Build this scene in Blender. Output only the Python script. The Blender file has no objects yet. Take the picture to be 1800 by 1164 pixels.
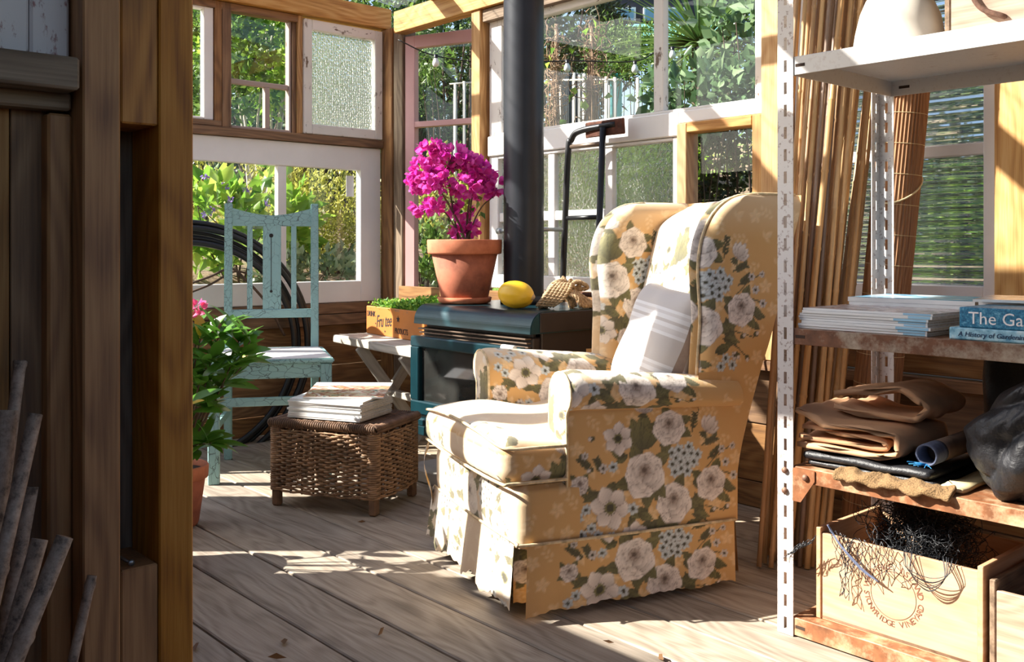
import bpy, bmesh, math, random
import numpy as np
from mathutils import Vector, Matrix
random.seed(7); rng = np.random.default_rng(7)
SC = bpy.context.scene
COL = SC.collection
# ------------------------------------------------------------------ camera
F_PX, CAM_H, HOR_Y, YAW = 1690.0, 0.88, 435.0, math.radians(41.6)
cam_d = bpy.data.cameras.new('camera'); cam = bpy.data.objects.new('camera', cam_d); COL.objects.link(cam)
cam.location = (0, 0, CAM_H); cam.rotation_euler = (math.pi/2, 0, -YAW)
cam_d.sensor_width = 36.0; cam_d.lens = 36.0*F_PX/1800.0
cam_d.shift_y = -(582.0-HOR_Y)/1800.0; cam_d.clip_start = 0.05; cam_d.clip_end = 300
SC.camera = cam
# ------------------------------------------------------------------ light
SUN_EL = math.radians(36.0)
SUN_DIR = Vector((math.cos(YAW)*math.cos(SUN_EL), -math.sin(YAW)*math.cos(SUN_EL), -math.sin(SUN_EL)))
W = bpy.data.worlds.new('world'); SC.world = W; W.use_nodes = True
wn = W.node_tree.nodes; wl = W.node_tree.links
sky = wn.new('ShaderNodeTexSky'); sky.sky_type = 'NISHITA'; sky.sun_disc = False
sky.sun_elevation = SUN_EL; sky.sun_rotation = math.atan2(-SUN_DIR.x, -SUN_DIR.y)
sky.air_density = 1.0; sky.dust_density = 1.6; sky.ozone_density = 1.0
wn['Background'].inputs['Strength'].default_value = 0.225
wl.new(sky.outputs[0], wn['Background'].inputs['Color'])
sun_d = bpy.data.lights.new('sun', 'SUN'); sun = bpy.data.objects.new('sun', sun_d); COL.objects.link(sun)
sun_d.energy = 12.5; sun_d.angle = math.radians(0.6); sun_d.color = (1.0, 0.95, 0.86)
sun.rotation_euler = SUN_DIR.to_track_quat('-Z', 'Y').to_euler(); sun.location = (-6, 6, 8)
VS = SC.view_settings
VS.view_transform = 'Standard'; VS.look = 'None'; VS.gamma = 1.0; VS.use_curve_mapping = False
VS.exposure = 0.35
# ------------------------------------------------------------------ photo pixel -> ray -> plane
FW = (math.sin(YAW), math.cos(YAW)); RT = (math.cos(YAW), -math.sin(YAW))
def ray(x, y):
    l = (x-900)/F_PX
    return (FW[0]+l*RT[0], FW[1]+l*RT[1], (HOR_Y-y)/F_PX)
def onx(x, y, X):
    r = ray(x, y); d = X/r[0]; return Vector((X, d*r[1], CAM_H+d*r[2]))
def ony(x, y, Y):
    r = ray(x, y); d = Y/r[1]; return Vector((d*r[0], Y, CAM_H+d*r[2]))
def onz(x, y, z):
    r = ray(x, y); d = (z-CAM_H)/r[2]; return Vector((d*r[0], d*r[1], z))
def ond(x, y, d):
    r = ray(x, y); return Vector((d*r[0], d*r[1], CAM_H+d*r[2]))
# ------------------------------------------------------------------ object helpers
WM = {}
def tag(o, label=None, cat=None, group=None, kind=None):
    if label: o['label'] = label
    if cat: o['category'] = cat
    if group: o['group'] = group
    if kind: o['kind'] = kind
    return o
def link(o, parent=None, mw=None):
    COL.objects.link(o)
    mw = mw or Matrix.Identity(4)
    WM[o] = mw.copy(); o.matrix_basis = mw
    if parent is not None:
        o.parent = parent; o.matrix_parent_inverse = WM[parent].inverted()
    return o
def thing(name, label, cat, loc=(0, 0, 0), group=None, kind=None):
    o = bpy.data.objects.new(name, None); o.empty_display_size = 0.05
    link(o, None, Matrix.Translation(Vector(loc))); return tag(o, label, cat, group, kind)
def struct(name, loc=(0, 0, 0), label=None):
    o = bpy.data.objects.new(name, None); o.empty_display_size = 0.05
    link(o, None, Matrix.Translation(Vector(loc))); return tag(o, label, None, None, 'structure')
def mk(name, V, Fc, mat, parent=None, smooth=False, mw=None):
    me = bpy.data.meshes.new(name)
    me.from_pydata([tuple(map(float, v)) for v in V], [], [tuple(map(int, f)) for f in Fc])
    if smooth: me.polygons.foreach_set('use_smooth', [True]*len(me.polygons))
    if mat is not None: me.materials.append(mat)
    o = bpy.data.objects.new(name, me); return link(o, parent, mw)
def mk_np(name, V, Fc, mat, parent=None, smooth=False, mw=None, color=None):
    """fast mesh from arrays, faces all tris or all quads"""
    V = np.asarray(V, dtype=np.float32); Fc = np.asarray(Fc, dtype=np.int32); k = Fc.shape[1]
    me = bpy.data.meshes.new(name); me.vertices.add(len(V)); me.vertices.foreach_set('co', V.ravel())
    me.loops.add(Fc.size); me.loops.foreach_set('vertex_index', Fc.ravel())
    me.polygons.add(len(Fc)); me.polygons.foreach_set('loop_start', np.arange(0, Fc.size, k, dtype=np.int32))
    try: me.polygons.foreach_set('loop_total', np.full(len(Fc), k, dtype=np.int32))
    except Exception: pass
    me.update(calc_edges=True)
    if smooth: me.polygons.foreach_set('use_smooth', np.ones(len(Fc), dtype=bool))
    if color is not None:
        a = me.color_attributes.new('print', 'FLOAT_COLOR', 'POINT')
        c = np.ones((len(V), 4), dtype=np.float32); c[:, :3] = color; a.data.foreach_set('color', c.ravel())
    if mat is not None: me.materials.append(mat)
    o = bpy.data.objects.new(name, me); return link(o, parent, mw)
def bm_obj(name, bm, mat, parent=None, smooth=False, mw=None):
    me = bpy.data.meshes.new(name); bm.to_mesh(me); bm.free()
    if smooth: me.polygons.foreach_set('use_smooth', [True]*len(me.polygons))
    me.materials.append(mat); o = bpy.data.objects.new(name, me); return link(o, parent, mw)
def frame_of(p0, p1, up):
    p0 = Vector(p0); p1 = Vector(p1); x = (p1-p0); L = x.length; x.normalize()
    up = Vector(up); y = up.cross(x)
    if y.length < 1e-5: y = Vector((0, 1, 0)) if abs(x.y) < .9 else Vector((1, 0, 0)); 
    y.normalize(); z = x.cross(y)
    m = Matrix((x, y, z)).transposed().to_4x4(); m.translation = (p0+p1)/2
    return m, L
def bar(name, p0, p1, w, h, mat, parent=None, up=(0, 0, 1), bev=.002, jit=0):
    """straight timber: local X is the grain, w across (local y), h along up (local z)"""
    m, L = frame_of(p0, p1, up)
    bm = bmesh.new(); bmesh.ops.create_cube(bm, size=1)
    for v in bm.verts:
        v.co = Vector((v.co.x*L, v.co.y*w, v.co.z*h))
        if jit: v.co += Vector((0, random.uniform(-jit, jit), random.uniform(-jit, jit)))
    if bev: bmesh.ops.bevel(bm, geom=list(bm.edges), offset=bev, segments=1, affect='EDGES')
    return bm_obj(name, bm, mat, parent, False, m)
def box(name, lo, hi, mat, parent=None, grain='x', bev=.002, jit=0):
    lo = Vector(lo); hi = Vector(hi); c = (lo+hi)/2; s = hi-lo
    if grain == 'x': return bar(name, (lo.x, c.y, c.z), (hi.x, c.y, c.z), s.y, s.z, mat, parent, (0, 0, 1), bev, jit)
    if grain == 'y': return bar(name, (c.x, lo.y, c.z), (c.x, hi.y, c.z), s.x, s.z, mat, parent, (0, 0, 1), bev, jit)
    return bar(name, (c.x, c.y, lo.z), (c.x, c.y, hi.z), s.y, s.x, mat, parent, (1, 0, 0), bev, jit)
def tube_arrays(pts, rad, seg=8, closed=False, cap=True):
    P = np.asarray(pts, float); n = len(P)
    R = np.full(n, rad, float) if np.isscalar(rad) else np.asarray(rad, float)
    if closed: T = np.roll(P, -1, 0)-np.roll(P, 1, 0)
    else: T = np.gradient(P, axis=0)
    T /= np.linalg.norm(T, axis=1)[:, None]+1e-12
    N = np.zeros_like(P); a = np.array([0, 0, 1.]) if abs(T[0, 2]) < .9 else np.array([1., 0, 0])
    v = np.cross(T[0], a); v /= np.linalg.norm(v)
    for i in range(n):
        v = v-T[i]*np.dot(v, T[i]); v /= np.linalg.norm(v)+1e-12; N[i] = v
    B = np.cross(T, N)
    t = np.linspace(0, 2*math.pi, seg, endpoint=False)
    V = P[:, None]+R[:, None, None]*(np.cos(t)[None, :, None]*N[:, None]+np.sin(t)[None, :, None]*B[:, None])
    V = V.reshape(-1, 3); Fc = []
    m = n if closed else n-1
    i = np.arange(m)[:, None]; j = np.arange(seg)[None]
    i2 = (i+1) % n; j2 = (j+1) % seg
    Fq = np.stack([i*seg+j, i*seg+j2, i2*seg+j2, i2*seg+j], -1).reshape(-1, 4)
    return V, Fq
def tubes(name, paths, rad, mat, parent=None, seg=6, closed=False, kind=None):
    Vs, Fs, o = [], [], 0
    for k, p in enumerate(paths):
        r = rad[k] if isinstance(rad, (list, tuple)) else rad
        V, Fq = tube_arrays(p, r, seg, closed); Vs.append(V); Fs.append(Fq+o); o += len(V)
        if not closed:
            n = len(V)//seg
            c0 = np.asarray(p[0], float); c1 = np.asarray(p[-1], float)
            Vs.append(np.array([c0, c1])); b = o; o += 2
            j = np.arange(seg); j2 = (j+1) % seg; base = b-len(V)
            Fs.append(np.stack([np.full(seg, b), base+j2, base+j, np.full(seg, b)], -1)[:, [0, 1, 2, 2]])
            Fs.append(np.stack([np.full(seg, b+1), base+(n-1)*seg+j, base+(n-1)*seg+j2, np.full(seg, b+1)], -1)[:, [0, 1, 2, 2]])
    V = np.concatenate(Vs); Fq = np.concatenate(Fs)
    faces = [tuple(dict.fromkeys(f)) for f in Fq.tolist()]
    o_ = mk(name, V, faces, mat, parent, True)
    return tag(o_, kind=kind)
def catmull(P, n=8):
    P = [np.asarray(p, float) for p in P]; P = [2*P[0]-P[1]]+P+[2*P[-1]-P[-2]]; out = []
    for i in range(1, len(P)-2):
        for t in np.linspace(0, 1, n, endpoint=False):
            a, b, c, d = P[i-1:i+3]
            out.append(.5*((2*b)+(c-a)*t+(2*a-5*b+4*c-d)*t*t+(-a+3*b-3*c+d)*t**3))
    out.append(P[-2]); return np.array(out)
def lathe(name, prof, mat, parent=None, loc=(0, 0, 0), seg=40, mw=None, wob=0):
    V, Fc = [], []; n = len(prof)
    for r, z in prof:
        for k in range(seg):
            a = 2*math.pi*k/seg; rr = r*(1+wob*math.sin(5*a+z*30))
            V.append((rr*math.cos(a), rr*math.sin(a), z))
    for i in range(n-1):
        for k in range(seg):
            k2 = (k+1) % seg; Fc.append((i*seg+k, i*seg+k2, (i+1)*seg+k2, (i+1)*seg+k))
    return mk(name, V, Fc, mat, parent, True, mw or Matrix.Translation(Vector(loc)))
def prism(name, poly, axis_len, mat, parent=None, mw=None, smooth=False, bev=0):
    """poly in local (x,z), extruded along local y from 0 to axis_len"""
    bm = bmesh.new()
    a = [bm.verts.new((x, 0, z)) for x, z in poly]; b = [bm.verts.new((x, axis_len, z)) for x, z in poly]
    n = len(poly); bm.faces.new(a); bm.faces.new(b[::-1])
    for i in range(n): bm.faces.new((a[i], b[i], b[(i+1) % n], a[(i+1) % n]))
    bmesh.ops.recalc_face_normals(bm, faces=bm.faces)
    if bev: bmesh.ops.bevel(bm, geom=list(bm.edges), offset=bev, segments=2, affect='EDGES')
    return bm_obj(name, bm, mat, parent, smooth, mw)
def text_arrays(body, size, extrude=0.0004):
    c = bpy.data.curves.new('t', 'FONT'); c.body = body; c.size = size; c.extrude = extrude; c.resolution_u = 3
    o = bpy.data.objects.new('t', c); COL.objects.link(o)
    dg = bpy.context.evaluated_depsgraph_get()
    me = bpy.data.meshes.new_from_object(o.evaluated_get(dg))
    V = np.array([v.co[:] for v in me.vertices]); Fc = [tuple(p.vertices) for p in me.polygons]
    bpy.data.objects.remove(o); bpy.data.curves.remove(c); bpy.data.meshes.remove(me)
    return V, Fc
def text_obj(name, body, size, mat, parent, origin, ex, ey, shear=0, sx=1, center=True):
    V, Fc = text_arrays(body, size)
    if center: V[:, 0] -= (V[:, 0].max()+V[:, 0].min())/2
    ex = Vector(ex).normalized(); ey = Vector(ey).normalized(); ez = ex.cross(ey)
    P = [Vector(origin)+ex*((v[0]+shear*v[1])*sx)+ey*v[1]+ez*v[2] for v in V]
    return mk(name, P, Fc, mat, parent)
# ------------------------------------------------------------------ materials
def srgb(r, g, b):
    f = lambda c: (c/255/12.92) if c/255 <= .04045 else ((c/255+.055)/1.055)**2.4
    return (f(r), f(g), f(b), 1)
class NT:
    def __init__(s, name):
        s.m = bpy.data.materials.new(name); s.m.use_nodes = True; s.t = s.m.node_tree; s.t.nodes.clear()
        s.out = s.n('ShaderNodeOutputMaterial')
    def n(s, typ, ins=None, **kw):
        nd = s.t.nodes.new(typ)
        for k, v in kw.items(): setattr(nd, k, v)
        for k, v in (ins or {}).items(): s.set(nd, k, v)
        return nd
    def set(s, nd, k, v):
        i = nd.inputs[k]
        if hasattr(v, 'links') or isinstance(v, bpy.types.NodeSocket): s.t.links.new(v, i)
        else: i.default_value = v
    def obj(s, rnd=True):
        tc = s.n('ShaderNodeTexCoord'); v = tc.outputs['Object']
        if rnd:
            oi = s.n('ShaderNodeObjectInfo'); mu = s.n('ShaderNodeMath', {0: oi.outputs['Random'], 1: 41.0}, operation='MULTIPLY')
            v = s.n('ShaderNodeVectorMath', {0: v, 1: mu.outputs[0]}, operation='ADD').outputs[0]
        return v
    def scale(s, v, sc): return s.n('ShaderNodeMapping', {'Vector': v, 'Scale': sc}).outputs[0]
    def noise(s, v, scale=5, detail=4, rough=.55, dist=0):
        return s.n('ShaderNodeTexNoise', {'Vector': v, 'Scale': scale, 'Detail': detail, 'Roughness': rough, 'Distortion': dist}).outputs['Fac']
    def vor(s, v, scale=5, feature='F1'):
        return s.n('ShaderNodeTexVoronoi', {'Vector': v, 'Scale': scale}, feature=feature).outputs['Distance']
    def ramp(s, fac, stops, interp='LINEAR'):
        r = s.n('ShaderNodeValToRGB', {'Fac': fac}); cr = r.color_ramp; cr.interpolation = interp
        while len(cr.elements) < len(stops): cr.elements.new(.5)
        for e, (p, c) in zip(cr.elements, stops):
            e.position = p; e.color = c if len(c) == 4 else (*c, 1)
        return r.outputs['Color']
    def mix(s, f, a, b, blend='MIX'):
        m = s.n('ShaderNodeMix', data_type='RGBA', blend_type=blend)
        s.set(m, 0, f); s.set(m, 6, a); s.set(m, 7, b); return m.outputs[2]
    def math(s, op, a, b=0.0): return s.n('ShaderNodeMath', {0: a, 1: b}, operation=op).outputs[0]
    def bump(s, h, st=.3, dist=.002): return s.n('ShaderNodeBump', {'Height': h, 'Strength': st, 'Distance': dist}).outputs[0]
    def bsdf(s, color, rough=.6, metal=0, normal=None, **kw):
        b = s.n('ShaderNodeBsdfPrincipled'); s.set(b, 'Base Color', color); s.set(b, 'Roughness', rough); s.set(b, 'Metallic', metal)
        if normal is not None: s.set(b, 'Normal', normal)
        for k, v in kw.items(): s.set(b, k.replace('_', ' '), v)
        return b.outputs[0]
    def end(s, sh): s.t.links.new(sh, s.out.inputs['Surface']); return s.m
BW = lambda a: (a, a, a, 1)
def wood(name, lo, mid, hi, knots=.5, rough=.65, gscale=1.0, bump=.25, dirt=None, rw=.14):
    t = NT(name); v = t.obj()
    warp = t.noise(t.scale(v, (.9, 3.2, 3.2)), 1.5, 2)
    vv = t.n('ShaderNodeVectorMath', {0: t.scale(v, (.35, 10*gscale, 10*gscale)), 1: t.n('ShaderNodeCombineXYZ', {1: t.math('MULTIPLY', warp, 4.2), 2: t.math('MULTIPLY', warp, 2.4)}).outputs[0]}, operation='ADD').outputs[0]
    rings = t.n('ShaderNodeTexWave', {'Vector': vv, 'Scale': 1.3, 'Distortion': .5, 'Detail': 2.0, 'Detail Scale': 1.5}, bands_direction='DIAGONAL').outputs['Fac']
    fine = t.noise(t.scale(v, (2.0, 60*gscale, 60*gscale)), 4, 4)
    g = t.math('ADD', t.math('MULTIPLY', rings, rw), t.math('ADD', t.math('MULTIPLY', fine, .45), t.math('MULTIPLY', t.noise(t.scale(v, (.8, 14*gscale, 14*gscale)), 2.2, 3), .55-rw)))
    c = t.ramp(g, [(.30, lo), (.5, mid), (.70, hi)])
    big = t.noise(v, 3.0, 3)
    c = t.mix(t.math('MULTIPLY', big, .35), c, lo)
    if knots:
        kd = t.vor(t.scale(v, (3.0, 7.0, 7.0)), .75)
        c = t.mix(t.ramp(kd, [(.05, BW(knots)), (.13, BW(knots*.55)), (.2, BW(0))]), c, tuple(x*.32 for x in lo[:3])+(1,))
    oi = t.n('ShaderNodeObjectInfo').outputs['Random']
    h = t.n('ShaderNodeHueSaturation', {'Saturation': t.math('ADD', t.math('MULTIPLY', oi, .25), .85), 'Value': t.math('ADD', t.math('MULTIPLY', oi, .32), .82), 'Color': c}).outputs[0]
    if dirt is not None:
        dm = t.ramp(t.noise(v, 6, 6, .7), [(.48, BW(0)), (.7, BW(.8))]); h = t.mix(dm, h, dirt)
    return t.end(t.bsdf(h, rough, 0, t.bump(g, bump, .003)))
def paint(name, col, worn, amount=.35, rough=.5, scale=9, streak=True, crackle=False, dirt=.12):
    t = NT(name); v = t.obj()
    n1 = t.noise(t.scale(v, (1, 2.2, 2.2)) if streak else v, scale, 7, .7)
    m = t.ramp(n1, [(1-amount-.03, BW(0)), (1-amount+.03, BW(1))])
    tone = t.ramp(t.noise(v, 4, 4), [(.3, tuple(c*(1-dirt) for c in col[:3])+(1,)), (.7, col)])
    c = t.mix(m, tone, worn); hgt = t.math('MULTIPLY', m, -1.0)
    if crackle:
        wv = t.n('ShaderNodeVectorMath', {0: t.scale(v, (22, 55, 55)), 1: t.n('ShaderNodeTexNoise', {'Vector': v, 'Scale': 30.0, 'Detail': 3.0}).outputs['Color']}, operation='ADD').outputs[0]
        e = t.vor(wv, 1.0, 'DISTANCE_TO_EDGE')
        cm = t.ramp(e, [(.0, BW(1)), (.05, BW(0))]); gate = t.ramp(t.noise(v, 5, 3), [(.40, BW(0)), (.56, BW(.85))])
        cm = t.math('MULTIPLY', cm, gate); c = t.mix(cm, c, tuple(x*.25 for x in worn[:3])+(1,)); hgt = t.math('SUBTRACT', hgt, cm)
    return t.end(t.bsdf(c, rough, 0, t.bump(hgt, .35, .002)))
def plain(name, col, rough=.5, metal=0, var=.15, scale=8, bump=0, **kw):
    t = NT(name); v = t.obj(); n = t.noise(v, scale, 5)
    c = t.ramp(n, [(.3, tuple(x*(1-var) for x in col[:3])+(1,)), (.7, tuple(min(1, x*(1+var)) for x in col[:3])+(1,))])
    return t.end(t.bsdf(c, rough, metal, t.bump(n, bump, .003) if bump else None, **kw))
def clear_glass(name, tint=(.97, .98, .97, 1), gloss=.5, haze=0):
    t = NT(name); lw = t.n('ShaderNodeLayerWeight', {'Blend': .5}).outputs['Facing']
    fr = t.math('ADD', t.math('MULTIPLY', t.math('POWER', lw, 4.0), gloss), .02)
    tr = t.n('ShaderNodeBsdfTransparent', {'Color': tint}).outputs[0]; gl = t.n('ShaderNodeBsdfGlossy', {'Roughness': .01}).outputs[0]
    sh = t.n('ShaderNodeMixShader', {0: fr, 1: tr, 2: gl}).outputs[0]
    if haze: sh = t.n('ShaderNodeMixShader', {0: haze, 1: sh, 2: t.n('ShaderNodeBsdfTranslucent', {'Color': (.92, .94, .95, 1)}).outputs[0]}).outputs[0]
    return t.end(sh)
def figured_glass(name, tint, kind, scale, dist, haze=.15, hcol=(.9, .94, .9, 1)):
    t = NT(name); v = t.obj(False)
    if kind == 'pebble': h = t.n('ShaderNodeTexVoronoi', {'Vector': v, 'Scale': scale, 'Smoothness': .5, 'Randomness': .5}, feature='SMOOTH_F1').outputs['Distance']
    elif kind == 'ripple': h = t.noise(v, scale, 1.5, .5, 1.2)
    else: h = t.n('ShaderNodeTexWave', {'Vector': v, 'Scale': scale, 'Distortion': .5, 'Detail': 1.0, 'Detail Scale': .3}, bands_direction='Z', wave_profile='SIN').outputs['Fac']
    nb = t.bump(h, 1.0, dist)
    b = t.bsdf(tint, .03, 0, nb, Transmission_Weight=1.0, IOR=1.45)
    tl = t.n('ShaderNodeBsdfTranslucent', {'Color': hcol, 'Normal': nb}).outputs[0]
    return t.end(t.n('ShaderNodeMixShader', {0: haze, 1: b, 2: tl}).outputs[0])
def leafmat(name, cols, rough=.45, trans=.35):
    t = NT(name); g = t.n('ShaderNodeNewGeometry').outputs['Random Per Island']
    n = len(cols); c = t.ramp(g, [(i/max(1, n-1), col) for i, col in enumerate(cols)])
    b = t.bsdf(c, rough)
    tl = t.n('ShaderNodeBsdfTranslucent', {'Color': c}).outputs[0]
    return t.end(t.n('ShaderNodeMixShader', {0: trans, 1: b, 2: tl}).outputs[0])
M = {}
M['deck'] = wood('deck_timber', srgb(126, 112, 96), srgb(170, 155, 136), srgb(194, 180, 162), .4, .7, .8, .2)
M['pine'] = wood('fresh_pine', srgb(150, 98, 48), srgb(196, 146, 84), srgb(220, 178, 118), .5, .6)
M['pine_dark'] = wood('aged_pine', srgb(90, 60, 36), srgb(142, 101, 62), srgb(172, 128, 84), .5, .65)
M['stud'] = wood('framing_pine', srgb(128, 78, 34), srgb(178, 120, 58), srgb(202, 146, 80), .7, .6)
M['old'] = wood('weathered_timber', srgb(84, 66, 50), srgb(128, 106, 84), srgb(160, 138, 114), .4, .75)
M['board'] = wood('rough_sawn_board', srgb(92, 62, 36), srgb(138, 98, 58), srgb(168, 128, 84), .6, .7)
M['ply'] = wood('pale_board', srgb(170, 120, 66), srgb(206, 160, 100), srgb(224, 186, 130), .6, .6)
M['bench'] = wood('bleached_plank', srgb(150, 140, 128), srgb(188, 180, 168), srgb(206, 198, 188), .2, .75)
M['white'] = paint('white_paint', srgb(242, 238, 234), srgb(140, 120, 104), .27, .5, 11)
M['white_worn'] = paint('flaking_white_paint', srgb(236, 230, 222), srgb(116, 94, 76), .38, .55, 14)
M['pink_white'] = paint('old_pinkish_white_paint', srgb(214, 206, 206), srgb(148, 100, 100), .44, .6, 16)
M['pink'] = paint('dusty_pink_paint', srgb(206, 158, 156), srgb(110, 84, 76), .28, .5, 12)
M['aqua'] = paint('crackled_aqua_paint', srgb(150, 190, 186), srgb(74, 62, 54), .27, .5, 12, True, True)
M['greywood'] = paint('grey_pink_painted_timber', srgb(176, 156, 146), srgb(110, 88, 74), .36, .65, 12)
M['seatwhite'] = paint('white_seat_paint', srgb(232, 228, 226), srgb(160, 150, 140), .33, .5, 14)
M['glass'] = clear_glass('window_glass')
M['pebble'] = figured_glass('pebbled_glass', (.93, .97, .95, 1), 'pebble', 78, .008, .07)
M['ripple'] = figured_glass('cathedral_glass', (.98, .98, .92, 1), 'ripple', 46, .008, .14, (.95, .95, .8, 1))
M['reed'] = figured_glass('reeded_glass', (.93, .97, .95, 1), 'reed', 8.5, .016, .06)
M['roof'] = clear_glass('clear_corrugated_sheet', (.93, .95, .96, 1), .6, .04)
M['soil'] = None
# ------------------------------------------------------------------ shell
YA, XB, XW = 4.11, 2.74, 2.78
fl = struct('floor')
seam = 1.445; bw = .168
for k in range(-14, 9):
    x0 = seam+bw*k+.003; x1 = x0+bw-.006
    box('plank', (x0, -1.6, -.035+random.uniform(-.002, .002)), (x1, YA+.03, 0+random.uniform(-.0015, .0005)), M['deck'], fl, 'y', .003)
box('bearer', (-1.0, -1.6, -.12), (2.95, YA, -.04), M['old'], fl, 'x', 0)
# ---- left wall (the one beyond the chair)
wa = struct('wall_left')
def hboards(parent, ax, c, a0, a1, zs, mat, thick=.022, back=0):
    for z0, z1 in zs:
        if ax == 'y': box('board', (a0, c+back, z0+.002), (a1, c+back+thick, z1-.002), mat, parent, 'x', .002)
        else: box('board', (c+back, a0, z0+.002), (c+back+thick, a1, z1-.002), mat, parent, 'y', .002)
hboards(wa, 'y', YA, .5, 2.80, [(0, .09), (.09, .30), (.30, .50)], M['board'], .025, .02)
box('sill_plank', (.5, YA-.012, .50), (2.765, YA+.06, .552), M['pine_dark'], wa)
box('sill_plank', (.5, YA-.002, .555), (2.765, YA+.06, .606), M['pine_dark'], wa)
box('lintel', (.5, YA-.01, 1.385), (2.765, YA+.07, 1.424), M['pine_dark'], wa)
box('top_plate', (.45, YA-.03, 1.992), (2.80, YA+.06, 2.095), M['pine'], wa)
box('head_batten', (.5, YA+.0, 1.955), (2.30, YA+.05, 1.99), M['pine_dark'], wa)
for xa, xb_ in ((1.868, 1.90), (1.902, 1.945)): box('stud', (xa, YA+.0, 1.425), (xb_, YA+.07, 1.99), M['pine_dark'], wa, 'z')
box('stud', (2.262, YA+.015, 1.425), (2.282, YA+.07, 1.99), M['pine_dark'], wa, 'z')
box('stud', (2.283, YA-.002, 1.425), (2.307, YA+.07, 1.99), M['pine'], wa, 'z')
box('ledge', (.5, YA-.004, 1.426), (1.898, YA+.06, 1.45), M['pine_dark'], wa)
# corner posts
box('corner_post', (2.766, 4.03, 0), (2.85, YA+.02, 1.99), M['pine_dark'], wa, 'z', .004)
box('corner_post', (2.775, 3.95, 0), (2.86, 4.028, 1.99), M['old'], wa, 'z', .004)
# ---- window helper: rectangular frame in a wall plane
def win(name, ax, c, a0, a1, z0, z1, st, mat, depth=.045, rails=(.05, .05), panes=None, muntins_v=(), muntins_h=(), mw=.02, glass='glass', label=None, stile_l=None, stile_r=None):
    """ax 'y': plane Y=c (a=X);  ax 'x': plane X=c (a=Y). the room side is c, the frame goes outwards"""
    w = struct(name, (c, a0, z0) if ax == 'x' else (a0, c, z0), label)
    sl = stile_l or st; sr = stile_r or st
    def b(nm, u0, u1, v0, v1, g, m=mat, d0=0, d1=depth, par=w):
        if ax == 'y': return box(nm, (u0, c+d0, v0), (u1, c+d1, v1), m, par, 'x' if g == 'h' else 'z', .003)
        return box(nm, (c+d0, u0, v0), (c+d1, u1, v1), m, par, 'y' if g == 'h' else 'z', .003)
    b('stile', a0, a0+sl, z0, z1, 'v'); b('stile', a1-sr, a1, z0, z1, 'v')
    b('rail', a0+sl, a1-sr, z0, z0+rails[0], 'h'); b('rail', a0+sl, a1-sr, z1-rails[1], z1, 'h')
    us = [a0+sl]+[u for u in muntins_v]+[a1-sr]; vs = [z0+rails[0]]+[v for v in muntins_h]+[z1-rails[1]]
    for u in muntins_v: b('muntin', u-mw/2, u+mw/2, z0+rails[0], z1-rails[1], 'v', mat, .006, depth-.004)
    for v in muntins_h:
        for i in range(len(us)-1):
            b('muntin', us[i]+(mw/2 if i else 0), us[i+1]-(mw/2 if i < len(us)-2 else 0), v-mw/2, v+mw/2, 'h', mat, .008, depth-.006)
    for i in range(len(us)-1):
        for j in range(len(vs)-1):
            b('pane', us[i], us[i+1], vs[j], vs[j+1], 'h', M[glass if isinstance(glass, str) else glass[i][j]], depth*.62, depth*.62+.004)
    return w
# door laid on its side, two panes
win('window_1', 'y', YA+.012, 1.10, 2.762, .608, 1.383, .12, M['white'], .045, (.105, .115), muntins_v=(1.70, 2.21), mw=.045, stile_l=.1)
win('window_2', 'y', YA+.01, 1.42, 1.865, 1.452, 1.985, .045, M['white'], .04, (.012, .04))
# weathered sash with a transom
w3 = win('window_3', 'y', YA+.025, 1.946, 2.262, 1.425, 1.99, .012, M['greywood'], .04, (.014, .03), muntins_h=(1.643,), mw=.024)
box('muntin', (2.128, YA+.03, 1.44), (2.152, YA+.06, 1.631), M['greywood'], w3, 'z')
win('window_4', 'y', YA-.012, 2.309, 2.758, 1.427, 1.978, .045, M['white_worn'], .04, (.048, .05), glass='pebble')
# ---- right wall
wb = struct('wall_right')
hboards(wb, 'x', XB, .2, 3.96, [(0, .09), (.09, .286), (.286, .47)], M['board'], .025, .03)
box('batten', (XB-.01, .2, .472), (XB+.06, 3.96, .505), M['pine_dark'], wb, 'y')
hboards(wb, 'x', XB, .2, 3.96, [(.508, .69)], M['board'], .03, .02)
box('top_plate', (XB-.01, .1, 1.943), (XB+.06, 3.96, 2.05), M['pine'], wb, 'y')
def ypx(px, X=XW): return onx(px, 400, X).y
box('post', (XB, 3.30, .506), (XB+.075, 3.365, 1.943), M['pine'], wb, 'z', .004)
box('post', (XB-.01, 1.745, .506), (XB+.07, 1.835, 1.943), M['ply'], wb, 'z', .004)
box('header', (XB+.01, 1.84, 1.885), (XB+.06, 3.295, 1.94), M['old'], wb, 'y')
# upper two-pane sash, lower leadlight sash
yl, yr = 3.285, ypx(1349)
win('window_5', 'x', XW, yr, yl, 1.374, 1.895, .05, M['white_worn'], .045, (.012, .04), muntins_v=((ypx(1147)+ypx(1163))/2,), mw=.045, stile_r=.085)
box('meeting_rail', (XW-.012, ypx(1197), 1.285), (XW+.05, yl, 1.374), M['white'], wb, 'y', .004)
box('meeting_rail', (XW-.012, yr, 1.328), (XW+.05, ypx(1197)-.001, 1.374), M['white'], wb, 'y', .004)
y5 = ypx(1197)
win('window_6', 'x', XW, y5, yl, .70, 1.283, .04, M['white'], .04, (.06, .012), muntins_v=(ypx(1068), ypx(967), ypx(870)), muntins_h=(1.012,), mw=.04, glass=[['ripple']*2]*4, stile_r=.06)
win('window_7', 'x', XW-.03, 1.838, y5-.003, .70, 1.326, .045, M['pine'], .07, (.05, .035))
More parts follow.
